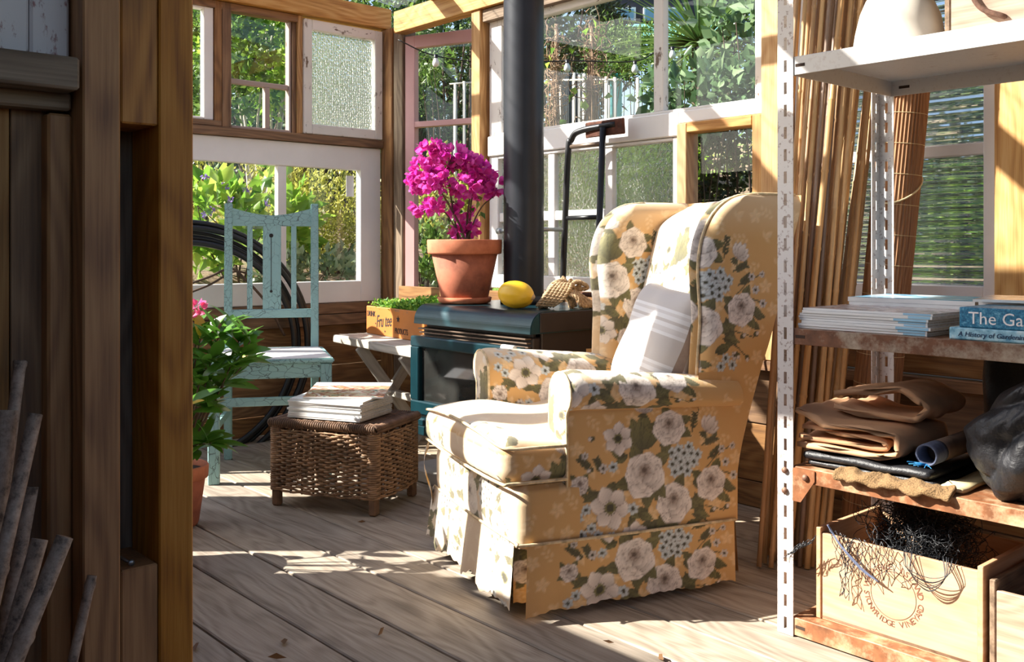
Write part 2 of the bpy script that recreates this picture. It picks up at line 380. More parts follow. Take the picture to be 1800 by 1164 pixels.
# tall reeded window behind the shelf
win('window_8', 'x', XW, 1.105, 1.74, .70, 1.90, .035, M['white'], .045, (.07, .05), muntins_h=(1.16,), mw=.035, glass='reed')
for i in range(5):
    y1 = 1.10-.19*i; box('panel_board', (XB+.015, y1-.188, .695), (XB+.04, y1, 1.94), M['ply'], wb, 'z', .002)
# pink casement, hinged at the corner post and standing ajar
pw = struct('window_9', (2.80, 3.945, .55))
pa = Vector((2.80, 3.942, 0)); pdir = Vector((.36, -.933, 0)).normalized(); PWL = .66
def pbar(nm, u0, u1, z0, z1, g, m, t=.04):
    if g == 'h': return bar(nm, pa+pdir*u0+Vector((0, 0, (z0+z1)/2)), pa+pdir*u1+Vector((0, 0, (z0+z1)/2)), t, z1-z0, m, pw)
    return bar(nm, pa+pdir*(u0+u1)/2+Vector((0, 0, z0)), pa+pdir*(u0+u1)/2+Vector((0, 0, z1)), t, u1-u0, m, pw, up=pdir)
pbar('stile', 0, .055, .55, 1.93, 'v', M['pink']); pbar('stile', PWL-.055, PWL, .55, 1.93, 'v', M['pink'])
for z0, z1 in ((.55, .65), (1.475, 1.503), (1.87, 1.93)): pbar('rail', .055, PWL-.055, z0, z1, 'h', M['pink'])
for z0, z1 in ((.65, 1.475), (1.503, 1.87)): pbar('pane', .055, PWL-.055, z0, z1, 'h', M['glass'], .004)
# ---- side wall out of frame: low boards, posts, top plate; heights and gap chosen to shape the sun patches
wsd = struct('wall_side_unseen')
XS = .52
def sy(d): return (d-XS*FW[0])/FW[1]
for (d0, d1, zt) in ((1.26, 2.60, 1.02), (2.86, 3.40, 1.37)):
    for k in range(int(zt/.17)):
        box('board', (XS-.03, sy(d0), .17*k+.001), (XS, sy(d1), .17*(k+1)-.003), M['board'], wsd, 'y', .002)
for d0 in (2.56, 2.88, 3.36): box('post', (XS-.1, sy(d0)-.04, 0), (XS-.032, sy(d0)+.04, 2.22), M['stud'], wsd, 'z')
box('top_plate', (XS-.09, 1.25, 2.22), (XS, YA+.06, 2.36), M['stud'], wsd, 'y')
box('shade_board', (XS-.09, 1.5, 1.93), (XS-.001, 2.60, 2.219), M['stud'], wsd, 'y')  # unseen board added and sized to keep sun off the shelf
# ---- roof: clear corrugated sheets on rafters, iron over the front room
ce = struct('ceiling')
def roof_z(x): return 2.10+(2.8-x)*.115
for y in (3.62, 2.86, 2.05, 1.26):
    bar('rafter', (.42, y, roof_z(.42)-.02), (2.82, y, roof_z(2.82)-.02), .045, .09, M['pine_dark'], ce)
for x in (1.15, 2.0): bar('purlin', (x, 1.22, roof_z(x)+.045), (x, 4.2, roof_z(x)+.045), .07, .035, M['pine_dark'], ce)
def corr(name, y0, y1, x0, x1, mat, dz=0, pitch=.076, amp=.008):
    n = max(8, int((y1-y0)/pitch*8)); V = []; Fq = []
    for i in range(n+1):
        y = y0+(y1-y0)*i/n; z = amp*math.sin(2*math.pi*y/pitch)
        for x in (x0, x1): V.append((x, y, roof_z(x)+.075+z+dz))
    for i in range(n): Fq.append((2*i, 2*i+1, 2*i+3, 2*i+2))
    return mk(name, V, Fq, mat, ce, True)
M['iron'] = plain('galvanised_iron', srgb(128, 136, 142), .4, .7, .15)
for k in range(4): corr('roof_sheet', 1.22+.76*k-(.02 if k else 0), 1.22+.76*(k+1), .35, 2.95, M['roof'], dz=.002*k)
corr('iron_sheet', 1.22, 2.60, .30, .64, M['iron'], .016)  # unseen eave strip added over the clear sheet to shade the shelf
corr('iron_sheet', -1.7, 1.24, -1.6, 3.0, M['iron'], -.004)
# ---- wall behind the camera and far side of the front room
wr = struct('wall_rear')
for k in range(8): box('board', (-1.5, -1.52, .15*k), (2.9, -1.50, .15*k+.147), M['board'], wr, 'x', 0)
wfr = struct('wall_west')
for k in range(16): box('board', (-1.52, -1.5, .15*k), (-1.50, 1.3, .15*k+.147), M['board'], wfr, 'y', 0)
# ---- partition at the left edge of the frame
wp = struct('wall_front')
YP = 1.15
def xpx(px, Y=YP): return ony(px, 500, Y).x
s = [xpx(146), xpx(213), xpx(280), xpx(340)]
box('stud', (s[0], YP, 0), (s[1]-.0006, YP+.09, 2.2), M['stud'], wp, 'z', .002)
box('stud', (s[2], YP, 0), (s[3], YP+.09, 2.2), M['stud'], wp, 'z', .002)
zb = ony(246, 218, YP).z; zl = ony(246, 998, YP).z
box('block', (s[1]+.0006, YP+.002, zb), (s[2]-.0006, YP+.09, 2.2), M['stud'], wp, 'z', .002)
box('block', (s[1]+.0006, YP+.002, 0), (s[2]-.0006, YP+.09, zl), M['stud'], wp, 'z', .002)
box('backing_board', (-1.45, YP+.092, 0), (s[3], YP+.11, 2.2), M['old'], wp, 'z', .001)
box('batten', (xpx(84, YP+.035), YP+.035, 0), (s[0]-.001, YP+.09, ony(100, 199, YP+.035).z), M['stud'], wp, 'z', .003)
for a, b_ in ((-60, 18), (19, 84)): box('panel_board', (xpx(a, YP+.06), YP+.06, 0), (xpx(b_, YP+.06)-.001, YP+.08, 1.13), M['board'], wp, 'z', .001)
box('panel_board', (-.6, YP+.06, 0), (xpx(-60, YP+.06)-.001, YP+.08, 1.13), M['board'], wp, 'z', .001)
r1 = [ony(70, 92, YP-.01).z, ony(70, 151, YP-.01).z]
bar('rail', (-.8, YP+.03, (r1[0]+r1[1])/2), (xpx(141, YP-.01), YP+.03, (r1[0]+r1[1])/2), .08, r1[0]-r1[1], M['old'], wp, bev=.003)
r2 = [ony(70, 157, YP+.03).z, ony(70, 190, YP+.03).z]
bar('rail', (-.8, YP+.055, (r2[0]+r2[1])/2), (xpx(126, YP+.03), YP+.055, (r2[0]+r2[1])/2), .05, r2[0]-r2[1], M['old'], wp, bev=.003)
for a, b_ in ((-70, 51), (53, 122)): box('painted_board', (xpx(a, YP+.04), YP+.04, r1[0]+.001), (xpx(b_, YP+.04), YP+.058, 1.9), M['pink_white'], wp, 'z', .003)
M['nail'] = plain('nail_steel', srgb(150, 150, 152), .35, .9)
np0 = Vector((s[1]+.016, YP+.012, zl+.004))
nl = tubes('bent_nail', [[np0, np0+Vector((-.012, .035, .006))], [np0+Vector((.0002, -.001, 0)), np0+Vector((0, .0015, 0))]], [.0018, .004], M['nail'], None, 8)
tag(nl, 'loose steel nail lying on the block between two studs', 'nail')
# ------------------------------------------------------------------ printed chintz: a repeat tile drawn in numpy, carried by the cloth meshes as a colour attribute
TW, TH = 560, 460          # tile in millimetres
def lin(c): return np.array(srgb(*c)[:3])
G0, G1 = lin((206, 161, 100)), lin((226, 194, 146))
tile = np.empty((TH, TW, 3)); tile[:] = G0
prng = np.random.default_rng(21)
def petal(cx, cy, L, Wd, ang, c0, c1, edge=None, pw=.75, al=1.0, vein=0, line=1.6):
    R = int(L+Wd)+3; ys, xs = np.mgrid[-R:R+1, -R:R+1].astype(float)
    fx, fy = cx-math.floor(cx), cy-math.floor(cy); ca, sa = math.cos(ang), math.sin(ang)
    X = xs-fx; Y = ys-fy
    u = (X*ca+Y*sa)/L; v = (-X*sa+Y*ca)
    uu = np.clip(u, 0, 1); half = Wd*np.sin(math.pi*np.power(uu, pw))+1e-6
    m = (u > 0) & (u < 1) & (np.abs(v) < half)
    if not m.any(): return
    q = np.abs(v)/half
    t = np.clip(uu*1.1, 0, 1)[..., None]
    col = c0*(1-t)+c1*t
    col = col*(1-.16*(v/half)[..., None])
    if vein: col = col*(1-vein*(np.abs(v) < .9)[..., None])*(1-.12*(np.sin(uu*26+np.abs(v)*.9) > .5)[..., None])
    else: col = col*(1-.07*(np.sin(v*1.3+uu*3) > .55)[..., None])
    if edge is not None:
        e = np.clip(((half-np.abs(v)) < line)*1.0+(u > 1-line/L)*1.0, 0, 1)[..., None]*.55; col = col*(1-e)+edge*e
    iy, ix = np.nonzero(m)
    Yi = (iy-R+math.floor(cy)) % TH; Xi = (ix-R+math.floor(cx)) % TW
    tile[Yi, Xi] = tile[Yi, Xi]*(1-al)+col[iy, ix]*al
def disc(cx, cy, r, c, al=1.0):
    R = int(r)+2; ys, xs = np.mgrid[-R:R+1, -R:R+1]; m = xs**2+ys**2 < r*r; iy, ix = np.nonzero(m)
    Yi = (iy-R+int(cy)) % TH; Xi = (ix-R+int(cx)) % TW; tile[Yi, Xi] = tile[Yi, Xi]*(1-al)+np.asarray(c)*al
PET, PSH, PDK = lin((232, 222, 214)), lin((186, 170, 160)), lin((112, 92, 84))
LF, LD, LE = lin((112, 108, 62)), lin((66, 66, 38)), lin((46, 46, 28))
BL, BW_ = lin((168, 182, 188)), lin((226, 230, 230))
def leafp(x, y, L, a, w=.26): petal(x, y, L, L*w, a, LD, LF*prng.uniform(.75, 1.2), LE, .8, 1, .4)
def stem(x0, y0, x1, y1, b=0):
    n = 24
    for k in range(n):
        t = k/(n-1); disc(x0+(x1-x0)*t+b*math.sin(math.pi*t)*(y1-y0)*.2, y0+(y1-y0)*t-b*math.sin(math.pi*t)*(x1-x0)*.2, 1.6, LD)
def rose(x, y, r, a0=0):
    for k in range(5): leafp(x+math.cos(a0+k*1.4)*r*.5, y+math.sin(a0+k*1.4)*r*.5, r*.95, a0+k*1.4+.3, .3)
    for k in range(7):
        a = a0+k*2*math.pi/7+prng.uniform(-.15, .15); petal(x, y, r*prng.uniform(.9, 1.04), r*.52, a, PSH, PET, PDK, 1.35)
    for ring, (n, f, o) in enumerate(((6, .80, .10), (5, .64, .16), (5, .48, .2))):
        for k in range(n):
            a = a0+ring*.5+k*2*math.pi/n; petal(x+math.cos(a)*r*.02, y+math.sin(a)*r*.02-r*.05*ring, r*f, r*f*.62, a, PDK*.9+PSH*.1, PET*(1-.04*ring), PDK, 1.2)
    cx, cy = x, y-r*.18
    for k in range(6): petal(cx, cy, r*.30, r*.16, a0+k*1.05, PDK*.6, PSH, PDK*.6, 1.1)
    disc(cx, cy, r*.10, PDK*.55)
def anem(x, y, r, a0=0, n=6, sq=1):
    for k in range(n):
        a = a0+k*2*math.pi/n+prng.uniform(-.1, .1); petal(x, y, r*prng.uniform(.88, 1.02), r*.36, a, PSH*.9, PET, PDK, 1.25)
    disc(x, y, r*.25, LF); disc(x, y, r*.17, LE)
    for k in range(14): disc(x+math.cos(k*.45)*r*.29, y+math.sin(k*.45)*r*.29, 1.2, LE)
def half_anem(x, y, r, a):
    for k in (-2, 2, -1, 1, 0): petal(x, y, r*(1.5-.1*abs(k)), r*.36, a+k*.36, PSH*.85, PET, PDK, 1.1)
    for k in range(5): leafp(x, y, r*.6, a+math.pi-.8+k*.4, .2)
def daisy(x, y, r, c=None):
    c = BL if c is None else c
    for k in range(6): petal(x, y, r, r*.34, k*1.047+x, c, BW_*.6+c*.4, PDK*.8, 1.2, line=1.0)
    disc(x, y, r*.30, LE)
def bud(x, y, r, a):
    petal(x, y, r*1.5, r*.5, a, PSH, PET, PDK, .9); leafp(x, y, r*1.1, a+.45, .22); leafp(x, y, r*1.1, a-.45, .22)
def sprig(x, y, L, a, n=5, s=13):
    stem(x, y, x+math.cos(a)*L, y+math.sin(a)*L)
    for k in range(n):
        t = (k+1)/n; px_, py_ = x+math.cos(a)*L*t, y+math.sin(a)*L*t
        leafp(px_, py_, s, a+.8, .24); leafp(px_, py_, s, a-.8, .24)
# tone-on-tone damask ground
for i in range(11):
    for j in range(9):
        bx_, by_ = (i+.5*(j % 2))*TW/11+prng.uniform(-6, 6), j*TH/9+prng.uniform(-6, 6); a = prng.uniform(0, 6.28)
        kind = (i+2*j) % 3
        if kind == 0:
            for k in range(5): petal(bx_, by_, 19, 6.5, a+k*1.257, G1, G1*1.02, G0, .9, .75)
        elif kind == 1:
            for k in range(6): petal(bx_+math.cos(a)*k*6, by_+math.sin(a)*k*6, 15, 4.5, a+(.9 if k % 2 else -.9), G1, G1, G0, .8, .7)
        else:
            petal(bx_, by_, 26, 8, a, G1, G1*1.03, G0, .8, .7); petal(bx_, by_, 18, 5, a+1.2, G1, G1, G0, .8, .65); petal(bx_, by_, 18, 5, a-1.2, G1, G1, G0, .8, .65)
# the bouquet (image y down)
def B(x, y): return 60+x*.49, 30+y*.50
for (x, y, L, a) in ((390, 190, 80, -1.9), (385, 180, 85, -1.45), (400, 180, 70, -1.1), (320, 190, 34, 2.6), (300, 200, 34, -2.7), (180, 330, 40, 2.6), (210, 320, 38, 2.1), (280, 310, 42, 2.8), (430, 470, 58, 2.1), (450, 470, 60, 1.5), (470, 500, 60, 1.0), (420, 430, 46, 2.9), (640, 330, 44, .4), (650, 380, 44, 1.0), (650, 430, 48, .9), (640, 470, 44, .2), (800, 370, 34, .2), (790, 400, 30, .7), (480, 180, 36, -.9), (330, 450, 40, 1.2), (370, 440, 40, .4), (190, 600, 44, .1), (240, 620, 40, .3), (600, 530, 44, -.4), (540, 520, 40, -2.4), (500, 220, 26, -1.9)):
    leafp(*B(x, y), L, a)
for (x, y, L, a) in ((690, 180, 34, -.4), (720, 240, 30, -.6), (640, 120, 40, -1.4), (150, 240, 34, -2.4), (200, 260, 30, -2.0)): sprig(*B(x, y), L, a)
for (x0, y0, x1, y1) in ((690, 300, 850, 190), (720, 300, 850, 320), (390, 190, 395, 20), (640, 440, 800, 470), (640, 470, 760, 550), (250, 400, 120, 480)): stem(*B(x0, y0), *B(x1, y1), .3)
for (x, y, r) in ((790, 205, 10), (845, 195, 9), (812, 262, 11), (852, 322, 11), (120, 182, 9), (205, 240, 12), (700, 545, 10)): daisy(*B(x, y), r, PSH)
for (x, y, a) in ((730, 470, -.5), (800, 462, -.4), (712, 530, 1.2), (765, 542, 1.4), (165, 112, 3.0), (160, 235, 2.8)): bud(*B(x, y), 12, a)
for k in range(15):
    a = k*2.4; daisy(*B(595+math.cos(a)*20*math.sqrt(k), 232+math.sin(a)*17*math.sqrt(k)), 14)
for (x, y) in ((125, 400), (90, 430), (150, 478), (105, 500), (180, 510), (130, 560), (245, 525), (250, 238), (655, 555), (630, 590), (690, 585)): daisy(*B(x, y), 13)
rose(*B(97, 300), 22, 1); rose(*B(175, 592), 21, 2); rose(*B(490, 590), 34, .4); anem(*B(350, 545), 40, .3, 7)
anem(*B(275, 122), 38, .5); half_anem(*B(705, 125), 28, -.9); rose(*B(522, 92), 42, .2); rose(*B(735, 345), 40, .7)
rose(*B(545, 412), 46, 2.1); anem(*B(238, 405), 50, .2); rose(*B(402, 282), 52, 1.3); daisy(*B(345, 418), 15)
half_anem(*B(395, 20), 26, -1.4)
tile = np.clip(tile, 0, 1)
def sample(UV):
    """UV in metres: u to the right, v up"""
    x = (UV[..., 0]*1000/1.2) % TW; y = (-UV[..., 1]*1000/1.2) % TH
    x0 = x.astype(int) % TW; y0 = y.astype(int) % TH; fx = (x-np.floor(x))[..., None]; fy = (y-np.floor(y))[..., None]
    x1 = (x0+1) % TW; y1 = (y0+1) % TH
    return (tile[y0, x0]*(1-fx)*(1-fy)+tile[y0, x1]*fx*(1-fy)+tile[y1, x0]*(1-fx)*fy+tile[y1, x1]*fx*fy)
def fabric_mat(name):
    t = NT(name); a = t.n('ShaderNodeAttribute', attribute_name='print'); v = t.obj(False)
    n = t.noise(v, 700, 2); big = t.noise(v, 14, 4)
    c = t.mix(t.math('MULTIPLY', big, .10), a.outputs['Color'], srgb(240, 225, 200))
    return t.end(t.bsdf(c, .85, 0, t.bump(t.math('ADD', n, t.math('MULTIPLY', big, 3.0)), .25, .002), Sheen_Weight=.12))
M['chintz'] = fabric_mat('floral_chintz')
M['piping'] = plain('olive_cream_piping', srgb(206, 184, 146), .8, 0, .45, 40)
AO = Vector((1.532, 1.676, 0)); AA = math.radians(-19)
AM = Matrix.Translation(AO) @ Matrix.Rotation(AA, 4, 'Z')
ACH = thing('wing_armchair', 'wingback armchair covered in cream and mustard floral chintz', 'armchair', AO)
STEP = .0036
SUN_CREAM = lin((240, 228, 206))  # painted sunlight: cloth facing the sun is mixed towards this cream
def grids(name, parts, parent=ACH, mat=None, mw=None, sun_paint=0.0):
    """parts: list of (P[nu,nv,3], UV[nu,nv,2]) joined in one mesh with sampled print"""
    Vs, Cs, Fs, o = [], [], [], 0
    for P, UV in parts:
        nu, nv = P.shape[:2]; Vs.append(P.reshape(-1, 3)); sc_ = sample(UV); sun_w = sun_paint(P) if callable(sun_paint) else np.full(P.shape[:2], sun_paint); sun_w = sun_w*np.clip((sc_.mean(-1)-.07)/.22, .12, 1); Cs.append((sc_*(1-sun_w[..., None])+SUN_CREAM*sun_w[..., None]).reshape(-1, 3))
        i = np.arange(nu-1)[:, None]; j = np.arange(nv-1)[None]
        Fs.append((np.stack([i*nv+j, (i+1)*nv+j, (i+1)*nv+j+1, i*nv+j+1], -1).reshape(-1, 4))+o); o += nu*nv
    return mk_np(name, np.concatenate(Vs), np.concatenate(Fs), mat or M['chintz'], parent, True, mw or AM, np.concatenate(Cs))
def lerpf(pts):
    xs = [p[0] for p in pts]; ys = [p[1] for p in pts]
    return lambda z: np.interp(z, xs, ys)
def smoothcurve(pts, n=10):
    c = catmull([(p[0], p[1], 0) for p in pts], n); return c[:, 0], c[:, 1]
AWD = .63
def sweep(path, prof, uv0=(0, 0)):
    """path (n,2) seen from outside running left->right when looking at it, prof list of (z, outward)"""
    P2 = np.asarray(path, float); seg = np.linalg.norm(np.diff(P2, axis=0), axis=1); s = np.concatenate([[0], np.cumsum(seg)])
    n = max(2, int(s[-1]/STEP)); ss = np.linspace(0, s[-1], n)
    X = np.interp(ss, s, P2[:, 0]); Y = np.interp(ss, s, P2[:, 1]); T = np.stack([np.gradient(X), np.gradient(Y)], -1); T /= np.linalg.norm(T, axis=1)[:, None]
    N = np.stack([T[:, 1], -T[:, 0]], -1)
    zs = np.array([p[0] for p in prof]); os_ = np.array([p[1] for p in prof]); m = max(2, int((zs[-1]-zs[0])/STEP)); z = np.linspace(zs[0], zs[-1], m); o = np.interp(z, zs, os_)
    P = np.zeros((n, m, 3)); P[..., 0] = X[:, None]+N[:, 0:1]*o[None]; P[..., 1] = Y[:, None]+N[:, 1:2]*o[None]; P[..., 2] = z[None]
    UV = np.zeros((n, m, 2)); UV[..., 0] = ss[:, None]+uv0[0]; UV[..., 1] = z[None]+uv0[1]
    return P, UV, ss
def rnd_path(pts, r, k=8):
    out = [np.array(pts[0], float)]
    for i in range(1, len(pts)-1):
        a, b, c = (np.array(p, float) for p in pts[i-1:i+2]); u = (a-b)/np.linalg.norm(a-b); w = (c-b)/np.linalg.norm(c-b)
        for t in np.linspace(0, 1, k): out.append((1-t)**2*(b+u*r)+2*t*(1-t)*b+t*t*(b+w*r))
    out.append(np.array(pts[-1], float)); return out
# seat box: path goes far side rear -> front -> near side rear (outside on the right hand = outward normal)
Pb, UVb, sb = sweep(rnd_path([(.56, AWD), (-.02, AWD), (-.02, .0), (.14, .0)], .045), [(.165, 0), (.20, .006), (.27, .006), (.30, .0), (.312, -.02)], (-.57, .12))
grids('seat_box', [(Pb, UVb)], sun_paint=lambda P: .55*np.clip((.012-P[..., 0])/.03, 0, 1))
# skirt panels
def skirt(name, a, b, zb, flare, uv0, wav=.004, hem=.006, kick=0.0, ztop=.176, sun_paint=0.0):
    P, UV, ss = sweep([a, b], [(0, 0), (ztop, 0)], uv0); n, m = P.shape[:2]; t = (P[..., 2]/ztop)
    L = ss[-1]; u = (ss/L)[:, None]; d = np.array(b, float)-np.array(a, float); d /= np.linalg.norm(d); N = np.array([d[1], -d[0]])
    o = (1-t)*flare+(1-t)*wav*np.sin(u*L*55+uv0[0]*9)+kick*np.exp(-((u)*L/.05))*(1-t)**1.5
    P[..., 0] += N[0]*o-d[0]*np.exp(-u*L/.05)*(1-t)**1.5*kick*.6; P[..., 1] += N[1]*o-d[1]*np.exp(-u*L/.05)*(1-t)**1.5*kick*.6
    zh = zb+hem*(np.sin(u*L*37)+.5*np.sin(u*L*91+1)+.4*np.sin(u*L*233))
    P[..., 2] = zh+(ztop-zh)*t
    return grids(name, [(P, UV)], sun_paint=sun_paint)
skirt('skirt', (.0, -.006), (.585, -.006), .018, .004, (.019, .243), .003, .003, .035)
skirt('skirt', (-.026, AWD), (-.026, .012), .028, .018, (.3, .2), .008, .008, sun_paint=.55)
skirt('skirt', (.56, AWD+.004), (.0, AWD+.004), .03, .015, (.2, .2), .006, .006)
skirt('pleat', (-.02, .03), (.03, .004), .03, .0, (.33, .07), .003, .004)
skirt('skirt', (.59, -.004), (.59, AWD), .03, .01, (.0, .1), .006, .006)
# torn flap hanging at the far front corner
def flap():
    u = np.linspace(0, 1, 14)[:, None]; v = np.linspace(0, 1, 60)[None]
    P = np.zeros((14, 60, 3)); w = .035*(1-.3*v); P[..., 0] = -.045-.012*np.sin(v*6)+.01*u; P[..., 1] = AWD-.01+w*(u-.3)+.012*np.sin(v*9); P[..., 2] = .30-.24*v+.01*np.sin(u*9)
    UV = np.zeros((14, 60, 2)); UV[..., 0] = .2+u*.035; UV[..., 1] = .5-v*.24; grids('torn_flap', [(P, UV)])
flap()
# rounded box with printed faces
def rbox(lo, hi, r, uvs, deform=None, faces='xXyYzZ', step=STEP):
    lo = np.array(lo, float); hi = np.array(hi, float); c = (lo+hi)/2; h = (hi-lo)/2; out = []
    for f in faces:
        ax = 'xyz'.index(f.lower()); s = 1 if f.isupper() else -1; a, b = [(1, 2), (2, 0), (0, 1)][ax]
        if s < 0: a, b = b, a
        na = max(3, int(2*h[a]/step)); nb = max(3, int(2*h[b]/step))
        A, Bq = np.meshgrid(np.linspace(-h[a], h[a], na), np.linspace(-h[b], h[b], nb), indexing='ij')
        P = np.zeros((na, nb, 3)); P[..., a] = A; P[..., b] = Bq; P[..., ax] = s*h[ax]
        rr = np.minimum(r, h*.999); inner = np.clip(P, -(h-rr), h-rr); d = P-inner; d /= rr
        nrm = np.linalg.norm(d, axis=-1, keepdims=True)+1e-9
        P = inner+d/nrm*rr+c
        UV = np.zeros((na, nb, 2)); ua, ub = {'x': (1, 2), 'y': (0, 2), 'z': (1, 0)}['xyz'[ax]]
        UV[..., 0] = P[..., ua]*(1 if f != 'x' else -1); UV[..., 1] = P[..., ub]*(-1 if ax == 2 else 1); UV += np.array(uvs)
        if deform: P = deform(P)
        out.append((P, UV))
    return out
def cush_def(P):
    x = P[..., 0]; y = P[..., 1]; z = P[..., 2]; t = np.clip((z-.31)/.115, 0, 1)
    dome = np.clip(1-((y-AWD/2)/(AWD/2))**2, 0, 1)*np.clip(1-((x-.2)/.3)**4, 0, 1)
    P[..., 2] = z+t*(.022*dome-.012*np.sin(x*21)*np.sin(y*9+.5))
    P[..., 0] = x-(x < .05)*.012*np.clip(1-((y-AWD/2)/(AWD/2))**2, 0, 1)
    return P
grids('seat_cushion', rbox((-.058, .005, .312), (.60, AWD-.005, .418), .04, (.2, .12), cush_def), sun_paint=lambda P: .62*np.clip((P[..., 2]-.39)/.03, 0, 1)+.5*np.clip((-.02-P[..., 0])/.03, 0, 1)*(P[..., 2] < .39))
def pipe(name, pts, r=.0042, n=6): return tubes(name, [[AM @ Vector(p) for p in catmull(pts, n)]], r, M['piping'], ACH, 6)
pipe('piping', [(.11, .004, .402), (.03, .002, .404), (-.03, .006, .404), (-.055, .035, .408), (-.066, .15, .424), (-.07, .31, .432), (-.066, .48, .424), (-.055, .60, .408)])
pipe('piping', [(.11, .003, .322), (-.03, .006, .322), (-.055, .04, .32), (-.066, .31, .322), (-.055, .60, .322)])
pipe('piping', [(.59, -.008, .176), (.3, -.008, .176), (.0, -.008, .178), (-.022, .02, .180), (-.030, .31, .178), (-.024, .62, .178)], .0038)
# arms
def arm(sign):
    """profile going from outer bottom over the roll to the inner bottom; y measured from the outside inwards"""
    pr = [(0, .172), (0, .30), (0, .42), (.002, .476), (.004, .487), (-.010, .492), (-.022, .510), (-.026, .532), (-.018, .558), (.004, .576), (.034, .583), (.066, .578), (.092, .562), (.106, .538), (.110, .50), (.112, .42), (.112, .31)]
    cx, cz = smoothcurve(pr, 10); s_ = np.concatenate([[0], np.cumsum(np.hypot(np.diff(cx), np.diff(cz)))]); n = int(s_[-1]/STEP); ss = np.linspace(0, s_[-1], n)
    y = np.interp(ss, s_, cx); z = np.interp(ss, s_, cz)
    x0, x1 = .112, .60; m = int((x1-x0)/STEP); xs = np.linspace(x0, x1, m)
    P = np.zeros((m, n, 3)); P[..., 0] = xs[:, None]
    k = np.clip((z-.45)/.08, 0, 1)
    fr = np.exp(-(xs-x0)/.012)[:, None]
    P[..., 1] = y[None]+(.055-y[None])*fr*.10; P[..., 2] = z[None]-(xs[:, None]-x0)*.085*k[None]
    P[..., 2] -= fr*.008*k[None]
    UV = np.zeros((m, n, 2)); UV[..., 0] = xs[:, None]; UV[..., 1] = ss[None]
    UV += np.array([-.014, .205]) if sign > 0 else np.array([-.014, -.30])
    UV[..., 1] += np.where((ss > .322) & (sign > 0), .225, 0)[None]; UV[..., 0] += np.where((ss > .322) & (sign > 0), .12, 0)[None]
    # front face, gently domed
    nr = 14; q = np.linspace(1, 0, nr); cxm, = (np.array([.055]),)
    Pf = np.zeros((nr, n, 3))
    for i, t in enumerate(q):
        zc = np.clip(z, .172, .53); Pf[i, :, 1] = .055+(P[0, :, 1]-.055)*t; Pf[i, :, 2] = zc+(P[0, :, 2]-zc)*t; Pf[i, :, 0] = x0-.012*math.sqrt(max(0, 1-t*t))
    UVf = np.zeros((nr, n, 2)); UVf[..., 0] = Pf[..., 1]+.21; UVf[..., 1] = Pf[..., 2]-.03
    if sign < 0:
        for A_ in (P, Pf): A_[..., 1] = AWD-A_[..., 1]
    grids('arm', [(P, UV), (Pf[:, :], UVf)], sun_paint=lambda Q: np.maximum(.45*np.clip((Q[..., 2]-.53)/.04, 0, 1), .55*np.clip((.114-Q[..., 0])/.006, 0, 1)))
    pp = [(x0-.002, P[0, i, 1], P[0, i, 2]) for i in range(0, n, 6)]
    tubes('piping', [[AM @ Vector(p) for p in pp]], .0036, M['piping'], ACH, 6)
arm(1); arm(-1)
